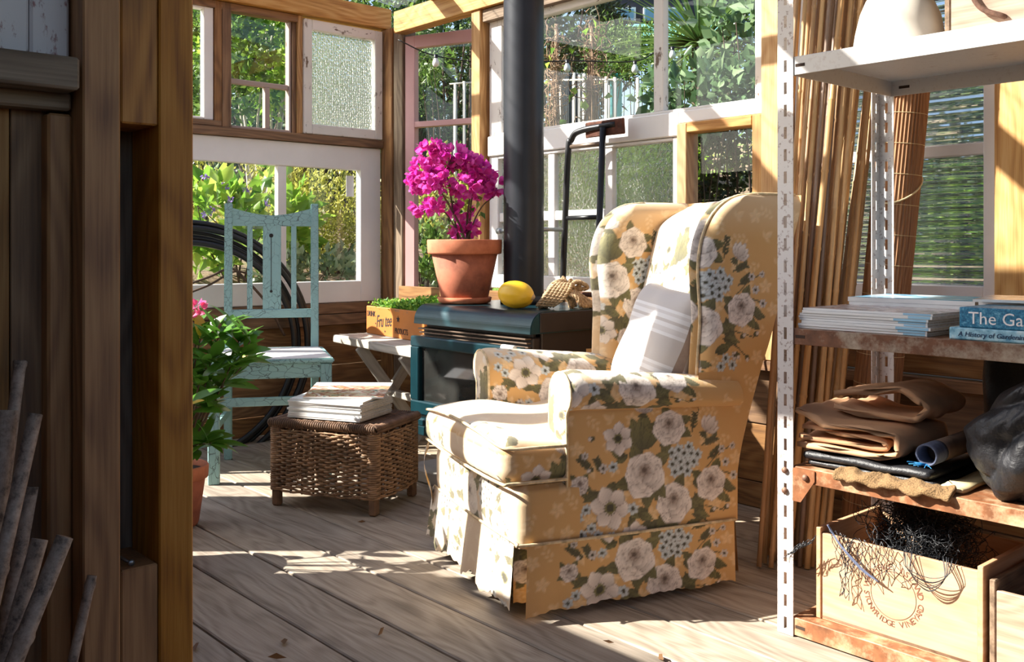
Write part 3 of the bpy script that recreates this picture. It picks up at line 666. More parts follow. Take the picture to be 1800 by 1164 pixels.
# wings
fz = smoothcurve([(.54, .497), (.60, .500), (.696, .504), (.78, .497), (.829, .494), (.88, .500), (.917, .511), (.955, .530), (.984, .556), (1.005, .588), (1.017, .625), (1.0205, .67)], 8)
bz = smoothcurve([(.172, .587), (.301, .601), (.397, .622), (.549, .670), (.647, .706), (.77, .743), (.88, .772), (.96, .795), (1.0, .803), (1.0205, .805)], 8)
ff = lambda z: np.interp(z, fz[0], fz[1]); bf = lambda z: np.interp(z, bz[0], bz[1])
def wing(sign):
    zz = np.concatenate([np.linspace(.50, .95, int(.45/STEP), endpoint=False), .95+.0705*np.sin(np.linspace(0, math.pi/2, 34))])
    n = len(zz); m = int(.31/STEP); u = np.linspace(0, 1, m)[None]
    f = ff(zz)[:, None]; b = bf(zz)[:, None]
    X = f+(b-f)*u; Z = np.repeat(zz[:, None], m, 1)
    edge = np.minimum(np.minimum((X-f)/.05, 1), np.minimum((1.0225-Z)/.04, 1)); rd = np.sqrt(np.clip(1-(1-np.clip(edge, 0, 1))**2, 0, 1))
    th = .085
    flare = -.012*np.clip((Z-.55)/.3, 0, 1)*np.exp(-(X-f)/.12)
    Po = np.stack([X, .030*(1-rd)+.0+flare, Z], -1); inn = th-.030*(1-rd)+flare*.6+.012*np.clip(u, 0, 1)*np.clip((Z-.55)/.2, 0, 1)
    Pi = np.stack([X, inn, Z], -1)
    UVo = np.stack([X-.106, Z-.41], -1) if sign > 0 else np.stack([X+.1, Z], -1)
    UVi = np.stack([X-.222, Z-.433], -1)
    # front/top strip
    k = 20; e = np.linspace(0, 1, k)[None]
    Ps = np.zeros((n, k, 3)); y0 = Po[:, 0, 1][:, None]; y1 = Pi[:, 0, 1][:, None]
    Ps[..., 1] = y0+(y1-y0)*e; Ps[..., 0] = f-.020*np.sin(math.pi*e)*np.clip((1.03-zz[:, None])/.05, .1, 1); Ps[..., 2] = zz[:, None]
    UVs = np.stack([Ps[..., 1]+.3, Ps[..., 2]], -1)
    Pt = np.zeros((m, k, 3)); Pt[..., 0] = X[-1][:, None]; y0 = Po[-1, :, 1][:, None]; y1 = Pi[-1, :, 1][:, None]; Pt[..., 1] = y0+(y1-y0)*e; Pt[..., 2] = zz[-1]+.003*np.sin(math.pi*e)
    UVt = np.stack([Pt[..., 0], Pt[..., 1]+.4], -1)
    A_ = [Po, Pi, Ps, Pt]
    if sign < 0:
        for q in A_: q[..., 1] = AWD-q[..., 1]
    grids('wing', list(zip(A_, (UVo, UVi, UVs, UVt))), sun_paint=lambda Q: np.maximum(.35*np.clip((Q[..., 2]-.9)/.1, 0, 1), .4*np.clip((.55-Q[..., 0])/.06, 0, 1)*(Q[..., 1] > .08)))
    ed = [(f[i, 0]-.004, Po[i, 0, 1], zz[i]) for i in range(0, n, 5)]+[(X[-1, i], Po[-1, i, 1], zz[-1]+.001) for i in range(0, m, 8)]
    tubes('piping', [[AM @ Vector(p) for p in ed]], .0042, M['piping'], ACH, 6)
wing(1); wing(-1)
# lower rear side panels (from arm back to the rear edge), back panel inside and outside
def rear_side(sign):
    zz = np.linspace(.172, .56, int(.39/STEP)); m = 40; u = np.linspace(0, 1, m)[None]; b = bf(zz)[:, None]; X = .48+(b-.48)*u
    P = np.stack([X, np.full_like(X, .0005), np.repeat(zz[:, None], m, 1)], -1); UV = np.stack([X-.014, P[..., 2]+.033], -1)
    if sign < 0: P[..., 1] = AWD-P[..., 1]
    grids('side_panel', [(P, UV)])
rear_side(1); rear_side(-1)
def backs():
    zz = np.linspace(.38, 1.0, int(.62/STEP)); yy = np.linspace(.06, AWD-.06, int((AWD-.12)/STEP)); Z, Y = np.meshgrid(zz, yy, indexing='ij')
    t = (Y-AWD/2)/(AWD/2-.06); s_ = np.clip((Z-.38)/.62, 0, 1)
    X = bf(Z)-.118+.028*np.abs(t)**4-.018*np.sin(math.pi*s_)*(1-t*t)+.09*np.clip((s_-.88)/.12, 0, 1)**2
    Zt = Z+.016*np.clip((s_-.8)/.2, 0, 1)*(1-t*t)
    UV = np.stack([Y*-1+.636, Z-.43], -1)
    P1 = np.stack([X, Y, Zt], -1)
    k = 30; e = np.linspace(0, 1, k)[None]; Pt = np.zeros((len(yy), k, 3)); Pt[..., 0] = P1[-1, :, 0][:, None]+(bf(1.0)-P1[-1, :, 0])[:, None]*e; Pt[..., 1] = yy[:, None]; Pt[..., 2] = P1[-1, :, 2][:, None]+.004*np.sin(e*3.14)
    UVt = np.stack([Pt[..., 1]*-1+.59, Pt[..., 0]], -1)
    Zb = np.linspace(.03, 1.02, 150); Yb = np.linspace(0, AWD, 120); ZB, YB = np.meshgrid(Zb, Yb, indexing='ij'); XB_ = bf(np.clip(ZB, .172, 1.02))
    Pb_ = np.stack([XB_, YB, ZB], -1)
    grids('backrest', [(P1, UV), (Pt, UVt)], sun_paint=.45); grids('back_cover', [(Pb_, np.stack([YB, ZB], -1))])
backs()
M['dark_leg'] = plain('dark_leg_wood', srgb(60, 42, 30), .4)
for (x, y) in ((.06, .07), (.06, AWD-.07), (.52, .07), (.52, AWD-.07)):
    p = AM @ Vector((x, y, 0)); tubes('leg', [[p, p+Vector((0, 0, .2))]], [[.018, .026]], M['dark_leg'], ACH, 8)
# striped pillow leaning in the chair
def stripe_mat():
    t = NT('grey_striped_linen'); v = t.obj(False); x = t.n('ShaderNodeSeparateXYZ', {0: v}).outputs['Z']
    u = t.math('FRACT', t.math('MULTIPLY', t.math('ADD', x, 1.0), 7.1))
    Wt, Gr, Lg = srgb(236, 234, 232), srgb(206, 199, 193), srgb(220, 215, 211)
    c = t.ramp(u, [(0, Gr), (.30, Wt), (.36, Lg), (.46, Wt), (.54, Gr), (.60, Wt), (.68, Lg), (.74, Wt), (.80, Gr), (.9, Gr)], 'CONSTANT')
    w = t.noise(t.scale(v, (900, 900, 900)), 1, 2); return t.end(t.bsdf(c, .85, 0, t.bump(t.math('ADD', w, t.math('MULTIPLY', t.noise(v, 16, 3), 3.0)), .2, .002), Sheen_Weight=.1))
M['stripe'] = stripe_mat(); M['pillow_side'] = plain('brown_grey_linen', srgb(168, 150, 136), .9, 0, .1, 60)
def pillow():
    n = 46; h = .163; c = np.linspace(-1, 1, n); A_, B_ = np.meshgrid(c, c, indexing='ij')
    k = lambda q: np.sign(q)*np.abs(q)**.9
    pin = 1-.05*(1-np.abs(A_)**2)*np.abs(B_)**3; pin2 = 1-.05*(1-np.abs(B_)**2)*np.abs(A_)**3
    th = .058*np.power(np.clip((1-A_**4)*(1-B_**4), 0, 1), .55)
    X = A_*h*pin2; Z = B_*h*pin
    Vf = np.stack([X, -th-.014+.004*np.sin(A_*7+B_*4), Z], -1).reshape(-1, 3); Vb = np.stack([X, th+.014, Z], -1).reshape(-1, 3)
    i = np.arange(n-1)[:, None]; j = np.arange(n-1)[None]; q = np.stack([i*n+j, (i+1)*n+j, (i+1)*n+j+1, i*n+j+1], -1).reshape(-1, 4)
    ring = [(a, 0) for a in range(n)]+[(n-1, b) for b in range(1, n)]+[(a, n-1) for a in range(n-2, -1, -1)]+[(0, b) for b in range(n-2, 0, -1)]
    ids = np.array([a*n+b for a, b in ring]); N = n*n
    p0 = onz(1150, 648, .53)
    lc = AM @ Vector((.490, .205, .612))
    mw = Matrix.Translation(lc) @ Matrix.Rotation(AA-math.pi/2-math.radians(6), 4, 'Z') @ Matrix.Rotation(math.radians(-20), 4, 'X') @ Matrix.Rotation(math.radians(4), 4, 'Y')
    t = thing('striped_pillow', 'square grey and white striped pillow leaning in the floral armchair', 'pillow', lc)
    mk_np('front_cover', Vf, q, M['stripe'], t, True, mw); mk_np('back_cover', Vb, q[:, ::-1], M['stripe'], t, True, mw)
    r2 = np.roll(ids, -1); V2 = np.concatenate([Vf[ids], Vb[ids]]); m = len(ids); a = np.arange(m); b = (a+1) % m
    mk_np('gusset', V2, np.stack([a, b, b+m, a+m], -1), M['pillow_side'], t, True, mw)
pillow()
# ------------------------------------------------------------------ aqua dining chair
CO = Vector((1.545, 3.41, 0)); CA = math.radians(-28.6)
CM = Matrix.Translation(CO) @ Matrix.Rotation(CA, 4, 'Z')      # local x to its right, y to the back
DC = thing('dining_chair', 'aqua dining chair with crackled paint and a pale seat', 'chair', CO)
def cw(x, y, z): return CM @ Vector((x, y, z))
cup = CM.to_3x3() @ Vector((0, 1, 0)); crt = CM.to_3x3() @ Vector((1, 0, 0))
for x in (0, .41): bar('leg', cw(x, 0, 0), cw(x, 0, .44), .042, .042, M['aqua'], DC, cup, .003)
BX = (.025, .378); BY = .42
def bpost(x):
    prof = [(.0, 0), (.034, 0), (.03, .44), (.036, .55), (.07, 1.066), (.04, 1.066), (.0, .55), (-.008, .44)]
    mw = CM @ Matrix.Translation(Vector((x-.016, BY-.01, 0))) @ Matrix.Rotation(math.pi/2, 4, 'Z') @ Matrix.Scale(-1, 4, Vector((0, 1, 0)))
    return prism('back_post', prof, .032, M['aqua'], DC, mw, bev=.003)
for x in BX: bpost(x)
def yb(z): return BY+.008+(.038*(z-.5)/.56 if z > .5 else 0)
# crest rail, dipped along its top edge
n = 12; V = []; Fc = []
for k in range(n+1):
    u = k/n; x = BX[0]+.014+(BX[1]-BX[0]-.028)*u; zt = 1.046-.030*math.sin(math.pi*u); y = yb(1.02)
    for yy, z in ((y-.011, .970), (y+.011, .970), (y+.012, zt), (y-.010, zt)): V.append(cw(x, yy, z))
for k in range(n):
    a = 4*k
    for q in ((0, 1), (1, 2), (2, 3), (3, 0)): Fc.append((a+q[0], a+4+q[0], a+4+q[1], a+q[1]))
Fc += [(0, 1, 2, 3), (4*n+3, 4*n+2, 4*n+1, 4*n)]
mk('crest_rail', V, Fc, M['aqua'], DC)
bar('lower_rail', cw(BX[0], yb(.60), .602), cw(BX[1], yb(.60), .602), .022, .036, M['aqua'], DC, (0, 0, 1), .003)
for u, w in ((.245, .022), (.50, .075), (.755, .022)):
    x = BX[0]+(BX[1]-BX[0])*u
    sp = bar('splat', cw(x, yb(.61), .615), cw(x, yb(.97), .975), .012, w, M['aqua'], DC, crt, .002)
    if w > .05:
        mdk = plain('cut_out_dark', srgb(40, 36, 32), .8); yy = yb(.8)-.0075
        tubes('cut_out', [[cw(x-.003, yb(z)-.0066, z) for z in (.70, .93)], [cw(x-.003, yb(.93)-.0075, .93), cw(x-.003, yb(.93)-.006, .93)], [cw(x-.003, yb(.69)-.0075, .695), cw(x-.003, yb(.69)-.006, .695)]], [.0014, .009, .006], mdk, sp, 8)
# seat: aqua edge, pale top
def quadprism(name, pts, z0, z1, mat, par, bev=.004):
    bm = bmesh.new(); a = [bm.verts.new(cw(x, y, z0)) for x, y in pts]; b = [bm.verts.new(cw(x, y, z1)) for x, y in pts]; m = len(pts)
    bm.faces.new(a[::-1]); bm.faces.new(b)
    for i in range(m): bm.faces.new((a[i], a[(i+1) % m], b[(i+1) % m], b[i]))
    bmesh.ops.recalc_face_normals(bm, faces=bm.faces)
    bmesh.ops.bevel(bm, geom=list(bm.edges), offset=bev, segments=2, affect='EDGES'); return bm_obj(name, bm, mat, par)
quadprism('seat', [(-.03, -.03), (.44, -.03), (.415, .40), (.395, .44), (.01, .44), (-.005, .40)], .443, .460, M['aqua'], DC, .005)
quadprism('seat_panel', [(-.018, -.018), (.428, -.018), (.392, .40), (.018, .40)], .458, .4625, M['seatwhite'], DC, .001)
bar('apron', cw(.02, -.006, .415), cw(.39, -.006, .415), .02, .056, M['aqua'], DC, (0, 0, 1), .002)
for x0, x1 in ((0, BX[0]), (.41, BX[1])): bar('apron', cw(x0, .02, .415), cw(x1, BY, .415), .018, .05, M['aqua'], DC, (0, 0, 1), .002)
bar('stretcher', cw(.02, .0, .30), cw(.39, .0, .30), .018, .032, M['aqua'], DC, (0, 0, 1), .002)
for x0, x1 in ((0, BX[0]), (.41, BX[1])): bar('stretcher', cw(x0, .02, .20), cw(x1, BY, .20), .018, .03, M['aqua'], DC, (0, 0, 1), .002)
# ------------------------------------------------------------------ wicker basket
M['wicker'] = plain('aged_willow', srgb(150, 118, 88), .7, 0, .5, 26, .3); M['wicker_d'] = plain('dark_willow', srgb(112, 84, 62), .7, 0, .45, 24, .3)
KO = Vector((1.582, 2.990, 0)); kx = Vector((.167, -.326, 0)).normalized(); ky = Vector((.326, .167, 0)).normalized()
KW, KD = .375, .27
BK = thing('wicker_basket', 'square lidded willow basket on short legs holding up magazines', 'basket', KO)
def kw(x, y, z): return KO+kx*x+ky*y+Vector((0, 0, z))
for x in (.0, KW):
    for y in (0, KD): bar('leg', kw(x, y, 0), kw(x, y, .27), .030, .030, M['wicker_d'], BK, kx, .006)
def rect_loop(z, off, phase, amp, nper=14, flare=0.0):
    cs = [(-off, -off), (KW+off, -off), (KW+off, KD+off), (-off, KD+off)]; pts = []
    for k in range(4):
        a, b = np.array(cs[k], float), np.array(cs[(k+1) % 4], float); L = np.linalg.norm(b-a); d = (b-a)/L; N = np.array([d[1], -d[0]])
        m = int(L/.008)
        for i in range(m):
            s = i/m*L; sag = math.sin(math.pi*i/m)
            w = amp*math.sin(2*math.pi*s/(.044)+phase)+flare*sag
            p = a+d*s+N*w; pts.append(kw(p[0], p[1], z+.0015*math.sin(s*60+phase*3)))
    return pts
loops = []; rr = []
zs = np.arange(.058, .268, .0078)
for i, z in enumerate(zs):
    loops.append(rect_loop(z, .014, math.pi*(i//1 % 2)+random.uniform(-.25, .25), .0065 if .075 < z < .25 else .003, flare=.012+.006*math.sin(z*20))); rr.append(.0038+random.uniform(-.0005, .0007))
wv = tubes('weave', loops, rr, M['wicker'], BK, 5, True, 'stuff')
st = []
for side, (L, f) in enumerate(((KW, lambda s: (s, -.016)), (KW, lambda s: (s, KD+.016)), (KD, lambda s: (-.016, s)), (KD, lambda s: (KW+.016, s)))):
    for s in np.arange(.022, L-.01, .044): x, y = f(s); st.append([kw(x, y, .05), kw(x, y, .272)])
tubes('stakes', st, .0042, M['wicker_d'], BK, 5, False, 'stuff')
wr_ = []
for x in (0, KW):
    for y in (0, KD):
        for z in np.arange(.06, .27, .0072):
            wr_.append([kw(x+math.cos(t)*.021, y+math.sin(t)*.021, z+.0008*t) for t in np.linspace(0, 6.28, 9)])
tubes('corner_wrap', wr_, .0037, M['wicker'], BK, 4, False, 'stuff')
lid = box('lid_panel', (0, 0, 0), (.01, .01, .01), M['wicker_d'], BK); bpy.data.objects.remove(lid)
lid = bar('lid', kw(-.005, KD/2, .283), kw(KW+.005, KD/2, .283), KD+.01, .012, M['wicker_d'], BK, (0, 0, 1), .003)
lp = []
for s in np.arange(-.02, KW+.02, .0085):
    for y in (-.012, KD+.012): lp.append([kw(s+math.cos(t)*.002+.001*t, y+math.cos(t)*.013, .284+math.sin(t)*.012) for t in np.linspace(0, 6.28, 9)])
for s in np.arange(-.02, KD+.02, .0085):
    for x in (-.012, KW+.012): lp.append([kw(x+math.cos(t)*.013, s+.001*t, .284+math.sin(t)*.012) for t in np.linspace(0, 6.28, 9)])
tubes('lid_rim', lp, .0043, M['wicker_d'], lid, 5, False, 'stuff')
tw = []
for y in np.arange(0, KD, .0085): tw.append([kw(x, y, .290+.003*math.sin(x*140+y*370)) for x in np.linspace(0, KW, 40)])
tubes('lid_weave', tw, .0042, M['wicker_d'], lid, 4, False, 'stuff')
# ------------------------------------------------------------------ magazines
def cover_mat(name, cols, scale=14, stretch=(1, 1, 1), band=None):
    t = NT(name); v = t.obj(False); n1 = t.n('ShaderNodeTexNoise', {'Vector': t.scale(v, stretch), 'Scale': scale, 'Detail': 3.0, 'Distortion': 1.0}).outputs['Fac']
    c = t.ramp(n1, [(.30+.4*i/(len(cols)-1), c_) for i, c_ in enumerate(cols)])
    if band:
        x = t.n('ShaderNodeSeparateXYZ', {0: v}).outputs[band[0]]; m = t.math('GREATER_THAN', x, band[1]); c = t.mix(m, c, band[2])
    return t.end(t.bsdf(c, .25, 0))
WH = srgb(236, 236, 236)
M['paper'] = plain('paper_edges', srgb(196, 184, 168), .8, 0, .2, 90, .3)
M['spine_white'] = plain('white_magazine_spine', srgb(232, 232, 230), .5, 0, .05)
M['spine_blue'] = plain('blue_spine_band', srgb(150, 196, 222), .5, 0, .1)
M['cov_white'] = cover_mat('white_magazine_cover', [srgb(214, 210, 206), WH, WH, srgb(188, 196, 206)], 9)
M['cov_food'] = cover_mat('food_photo_cover', [srgb(70, 92, 84), srgb(190, 168, 130), srgb(150, 74, 52), srgb(226, 214, 192), srgb(64, 120, 108)], 16, (1, 1.6, 1), ('Y', .055, WH))
M['cov_blue'] = cover_mat('blue_magazine_cover', [srgb(40, 92, 140), srgb(120, 182, 214), srgb(214, 226, 232), srgb(80, 180, 214)], 9, (1, 2, 1))
M['cov_grey'] = cover_mat('pale_photo_cover', [srgb(150, 160, 172), srgb(216, 212, 208), srgb(130, 108, 116), srgb(228, 226, 224)], 14, (1, 3, 1))
def magazine(c, ang, L, D, h, z, cover, label, group, spine=None, curl=0.0, band=None, tilt=0.0):
    """L along the spine (local x), D depth (local y, spine at y=-D/2)"""
    mw = Matrix.Translation(Vector((c[0], c[1], z+D/2*math.sin(tilt)))) @ Matrix.Rotation(ang, 4, 'Z') @ Matrix.Rotation(tilt, 4, 'X')
    t = thing('magazine', label, 'magazine', (c[0], c[1], z), group)
    def sheet(nm, y0, y1, x0, x1, z0, z1, mat, cu=0, par=t):
        n = 10; V, Fq = [], []
        for i in range(n+1):
            x = x0+(x1-x0)*i/n; cz = cu*max(0, (i/n-.45)/.55)**2
            for y, zz in ((y0, z0), (y1, z0), (y1, z1), (y0, z1)): V.append((x, y, zz+cz))
        for i in range(n):
            a = 4*i
            for q in ((0, 1), (1, 2), (2, 3), (3, 0)): Fq.append((a+q[0], a+q[1], a+4+q[1], a+4+q[0]))
        Fq += [(3, 2, 1, 0), (4*n, 4*n+1, 4*n+2, 4*n+3)]
        return mk(nm, V, Fq, mat, par, False, mw)
    sheet('pages', -D/2+.001, D/2-.001, -L/2+.001, L/2-.001, .0006, h-.0006, M['paper'], curl)
    sheet('cover', -D/2, D/2, -L/2, L/2, h-.0007, h-.0001, cover, curl); sheet('back_cover', -D/2, D/2, -L/2, L/2, 0, .0005, M['spine_white'], 0)
    sp = sheet('spine', -D/2-.0006, -D/2+.0004, -L/2, L/2, 0.0003, h-.0004, spine or M['spine_white'], curl)
    if band: sheet('spine_band', -D/2-.0012, -D/2-.0005, L/2-band, L/2-.004, .0005, h-.0006, M['spine_blue'], 0, sp)
    return t
zt = .2995; mc = onz(603, 712, .31); ma = math.atan2(kx.y, kx.x)
mc = kw(.175, .125, 0)
for k in range(9):
    h = random.choice((.0056, .0062, .0068)); magazine((mc.x+random.uniform(-.004, .004), mc.y+random.uniform(-.004, .004)), ma+random.uniform(-.015, .015), .285, .215, h, zt, M['cov_white'], 'white-spined magazine in the stack on the wicker basket', 'magazines stacked on the basket'); zt += h+.0002
magazine((mc.x+.004, mc.y+.004), ma+.03, .28, .21, .006, zt, M['cov_white'], 'slightly raised white magazine beneath the askew food magazine', None, tilt=.045)
magazine((mc.x+.035, mc.y+.004), ma+.34, .275, .205, .006, zt+.009, M['cov_food'], 'food magazine with a colourful cover lying askew atop the basket stack', None, tilt=.10); 
# ------------------------------------------------------------------ bench with crate of herbs
BN = thing('bench', 'low bleached plank bench with crossed legs beside the wood stove', 'bench', (2.42, 3.45, 0))
bd = Vector((.07, .51, 0)).normalized(); bnn = Vector((bd.y, -bd.x, 0))
b0 = Vector((2.297, 3.71, 0)); 
bar('seat_plank', b0+bd*.14+bnn*.09+Vector((0, 0, .462)), b0-bd*.66+bnn*.09+Vector((0, 0, .462)), .178, .036, M['bench'], BN, (0, 0, 1), .004)
bar('seat_plank', b0+bd*.14+bnn*.275+Vector((0, 0, .462)), b0-bd*.66+bnn*.275+Vector((0, 0, .462)), .178, .036, M['bench'], BN, (0, 0, 1), .004)
for s in (-.11, -.52):
    c = b0+bd*s
    for q, (a, e) in enumerate(((.02, .34), (.34, .02))): bar('leg', c+bnn*a+bd*(.024*q)+Vector((0, 0, .445)), c+bnn*e+bd*(.024*q)+Vector((0, 0, .012)), .022, .048, M['bench'], BN, bnn, .003)
bar('stretcher', b0+bd*-.10+bnn*.18+Vector((0, 0, .23)), b0-bd*.52+bnn*.18+Vector((0, 0, .23)), .03, .03, M['bench'], BN, (0, 0, 1), .003)
M['orange'] = paint('orange_crate_paint', srgb(206, 128, 58), srgb(150, 112, 84), .36, .6, 10, True, False, .25)
M['ink'] = plain('black_ink', srgb(44, 40, 44), .8, 0, .3, 40)
CR = thing('fruit_crate', 'orange drink crate lettered in black and planted with herbs', 'crate', (2.44, 3.56, .48))
c0 = Vector((2.474, 3.80, .481)); cd = -bd; cn = bnn; CL, CD_, CH = .56, .20, .128
bar('front_board', c0+Vector((0, 0, CH/2)), c0+cd*CL+Vector((0, 0, CH/2)), .014, CH, M['orange'], CR, (0, 0, 1), .003)
bar('back_board', c0+cn*CD_+Vector((0, 0, CH/2)), c0+cn*CD_+cd*CL+Vector((0, 0, CH/2)), .014, CH, M['orange'], CR, (0, 0, 1), .003)
for s in (.008, CL-.008): bar('end_board', c0+cd*s+cn*.007+Vector((0, 0, CH/2)), c0+cd*s+cn*(CD_-.007)+Vector((0, 0, CH/2)), .015, CH, M['old'], CR, (0, 0, 1), .003)
M['soil'] = plain('potting_soil', srgb(58, 44, 34), .95, 0, .5, 60, .8)
bar('soil', c0+cd*.015+cn*CD_/2+Vector((0, 0, .05)), c0+cd*(CL-.015)+cn*CD_/2+Vector((0, 0, .05)), CD_-.016, .09, M['soil'], CR, (0, 0, 1), .002)
fo = c0-cn*.0082
tz = Vector((0, 0, 1))
text_obj('lettering', 'DRINK', .036, M['ink'], CR, fo+cd*.055+tz*.082, cd, tz, 0, .8)
text_obj('lettering', 'Fru tee', .080, M['ink'], CR, fo+cd*.185+tz*.042, (cd+tz*.10), tz, .25, .66)
text_obj('lettering', 'PRODUCTS', .036, M['ink'], CR, fo+cd*.355+tz*.020, cd, tz, 0, .66)
def star(c, r):
    V = [c]+[c+cd*(math.sin(k*math.pi/5)*(r if k % 2 == 0 else r*.42))+tz*(math.cos(k*math.pi/5)*(r if k % 2 == 0 else r*.42)) for k in range(10)]
    return mk('star', V, [(0, 1+k, 1+(k+1) % 10) for k in range(10)], M['ink'], CR)
star(fo-cn*.0004+cd*.325+tz*.084, .017); star(fo-cn*.0004+cd*.10+tz*.052, .006); star(fo-cn*.0004+cd*.195+tz*.022, .007)
# leaf clouds -----------------------------------------------------------------
def leaf_arrays(P, L, Wd, D, up=None, fold=.25, rnd=rng):
    """P base points (n,3), D directions (n,3); diamond leaf of 4 verts + fold"""
    n = len(P); D = D/(np.linalg.norm(D, axis=1)[:, None]+1e-9); a = rnd.normal(size=(n, 3))
    S = np.cross(D, a); S /= np.linalg.norm(S, axis=1)[:, None]+1e-9; N = np.cross(S, D)
    L = np.broadcast_to(np.asarray(L, float), (n,))[:, None]; Wd = np.broadcast_to(np.asarray(Wd, float), (n,))[:, None]
    v0 = P; v1 = P+D*L*.45+S*Wd*.5+N*Wd*fold; v2 = P+D*L; v3 = P+D*L*.45-S*Wd*.5+N*Wd*fold
    V = np.stack([v0, v1, v2, v3], 1).reshape(-1, 3); i = np.arange(n)[:, None]*4
    Ft = np.concatenate([i+np.array([[0, 1, 2]]), i+np.array([[0, 2, 3]])], 1).reshape(-1, 3)
    return V, Ft
def cloud(name, c, R, n, L, Wd, mat, parent, clumps=40, spread=.16, up=.3, flat=False):
    c = np.asarray(c, float); R = np.asarray(R, float)
    u = rng.normal(size=(clumps, 3)); u /= np.linalg.norm(u, axis=1)[:, None]; rad = rng.uniform(.35, 1, (clumps, 1))**.5; cl = c+u*rad*R
    k = rng.integers(0, clumps, n); P = cl[k]+rng.normal(size=(n, 3))*spread*R.mean()
    D = (P-c)/R+rng.normal(size=(n, 3))*.8; D[:, 2] += up
    V, Ft = leaf_arrays(P, rng.uniform(.6, 1.2, n)*L, rng.uniform(.7, 1.15, n)*Wd, D)
    o = mk_np(name, V, Ft, mat, parent); return tag(o, kind='stuff')
M['herb'] = leafmat('parsley_green', [srgb(60, 110, 34), srgb(104, 158, 48), srgb(140, 186, 70), srgb(178, 206, 90)], .5, .4)
hb = thing('herb_row', 'bushy bright green herbs growing in the orange crate', 'herbs', c0+cd*.28+cn*.1+tz*.09)
hc = c0+cd*.28+cn*.1+tz*.115
n = 2600; hp = np.array(hc)+rng.uniform(-1, 1, (n, 1))*np.array(cd)*.27+rng.uniform(-1, 1, (n, 1))*np.array(cn)*.10
hh = rng.uniform(0, 1, n)**.6*(.055+.045*np.clip((hp-np.array(hc))@np.array(cd)/.27, 0, 1)); hp[:, 2] += hh-.02
hd = rng.normal(size=(n, 3)); hd[:, 2] += .5; V, Ft = leaf_arrays(hp, rng.uniform(.010, .022, n), rng.uniform(.008, .015, n), hd); tag(mk_np('leaves', V, Ft, M['herb'], hb), kind='stuff')
# ------------------------------------------------------------------ wood stove
M['enamel'] = plain('dark_teal_enamel', srgb(18, 54, 62), .28, .3, .2, 14); M['stove_black'] = plain('brown_black_steel', srgb(46, 38, 36), .5, .3, .25, 10, .05)
M['flue'] = plain('matt_black_flue', srgb(44, 46, 52), .42, .4, .15, 12); M['stove_glass'] = plain('sooty_glass', srgb(44, 44, 42), .07, 0, .5, 6)
M['slat'] = plain('bronze_slat', srgb(120, 102, 88), .4, .6, .2); M['concrete'] = plain('pale_concrete', srgb(176, 172, 164), .85, 0, .12, 9, .2)
SX0, SX1, SY0, SY1, SZ = 2.11, 2.60, 2.285, 2.905, .67
SV = thing('wood_stove', 'dark teal wood stove with louvres and a wide glass door', 'stove', (2.35, 2.595, .05))
pad = mk('hearth_pad', [], [], M['concrete']); bpy.data.objects.remove(pad)
hp_ = box('hearth_slab', (2.13, 2.20, 0), (2.66, 3.03, .05), M['concrete'], None, 'y', .006); tag(hp_, 'pale concrete slab on the deck under the wood stove', 'slab')
box('body', (SX0+.02, SY0+.01, .28), (SX1, SY1-.01, .585), M['stove_black'], SV, 'y', .004)
box('side_panel', (SX0+.05, SY0, .27), (SX1-.005, SY0+.012, .60), M['stove_black'], SV, 'x', .003)
# bullnosed top: profile in (x,z) extruded along y
pr = [(SX1+.01, .60)]+[(SX1+.01, SZ)]+[(SX0+.02-.06*math.sin(a)*1.0+.03, SZ-.06+.06*math.cos(a)) for a in np.linspace(0, math.pi/2, 8)]+[(SX0-.012, .598), (SX0+.03, .598)]
prism('top', pr, SY1-SY0+.02, M['enamel'], SV, Matrix.Translation((0, SY0-.01, 0)), False, .002)
box('end_plate', (SX0+.03, SY0-.014, .602), (SX1+.008, SY0-.008, SZ-.003), M['stove_black'], SV, 'x', .002)
for k in range(3): box('louvre', (SX0-.006+.006*k, SY0+.02, .578-.014*k), (SX0+.05, SY1-.01, .583-.014*k), M['slat'], SV, 'y', .001)
box('louvre_back', (SX0+.03, SY0+.02, .53), (SX0+.04, SY1-.02, .60), M['stove_black'], SV, 'y', 0)
dr = bar('door', (SX0-.02, SY0+.012, .535), (SX0-.02, SY1, .535), .03, .04, M['enamel'], SV, (0, 0, 1), .005)
bar('door_frame', (SX0-.02, SY0+.012, .295), (SX0-.02, SY1, .295), .03, .05, M['enamel'], dr, (0, 0, 1), .005)
for y in (SY0+.035, SY1-.026): bar('door_frame', (SX0-.02, y, .32), (SX0-.02, y, .516), .03, .052, M['enamel'], dr, (0, 1, 0), .004)
box('door_glass', (SX0-.017, SY0+.05, .31), (SX0-.011, SY1-.04, .52), M['stove_glass'], dr, 'y', 0)
hd_ = tubes('door_handle', [[(SX0-.06, SY0+.01, .556), (SX0-.06, SY0+.07, .556)]], .010, plain('white_enamel_handle', srgb(206, 214, 214), .3), dr, 10)
box('ash_lip', (SX0-.05, SY0+.02, .232), (SX0+.06, SY1+.0, .262), M['enamel'], SV, 'y', .006)
box('ash_lip_front', (SX0-.046, SY0+.03, .20), (SX0-.032, SY1-.02, .233), M['enamel'], SV, 'y', .002)
box('pedestal', (SX0+.06, SY0+.14, .051), (SX1-.06, SY1-.13, .28), M['enamel'], SV, 'z', .004)
FL = thing('stove_pipe', 'tall matt black flue pipe rising from the wood stove', 'pipe', (2.42, 2.66, SZ))
lathe('pipe', [(.0755, SZ+.001), (.0755, 2.30)], M['flue'], FL, (2.42, 2.66, 0), 40)
lathe('collar', [(.078, SZ+.001), (.088, SZ+.001), (.088, SZ+.02), (.0765, SZ+.03)], M['flue'], FL, (2.42, 2.66, 0), 40)
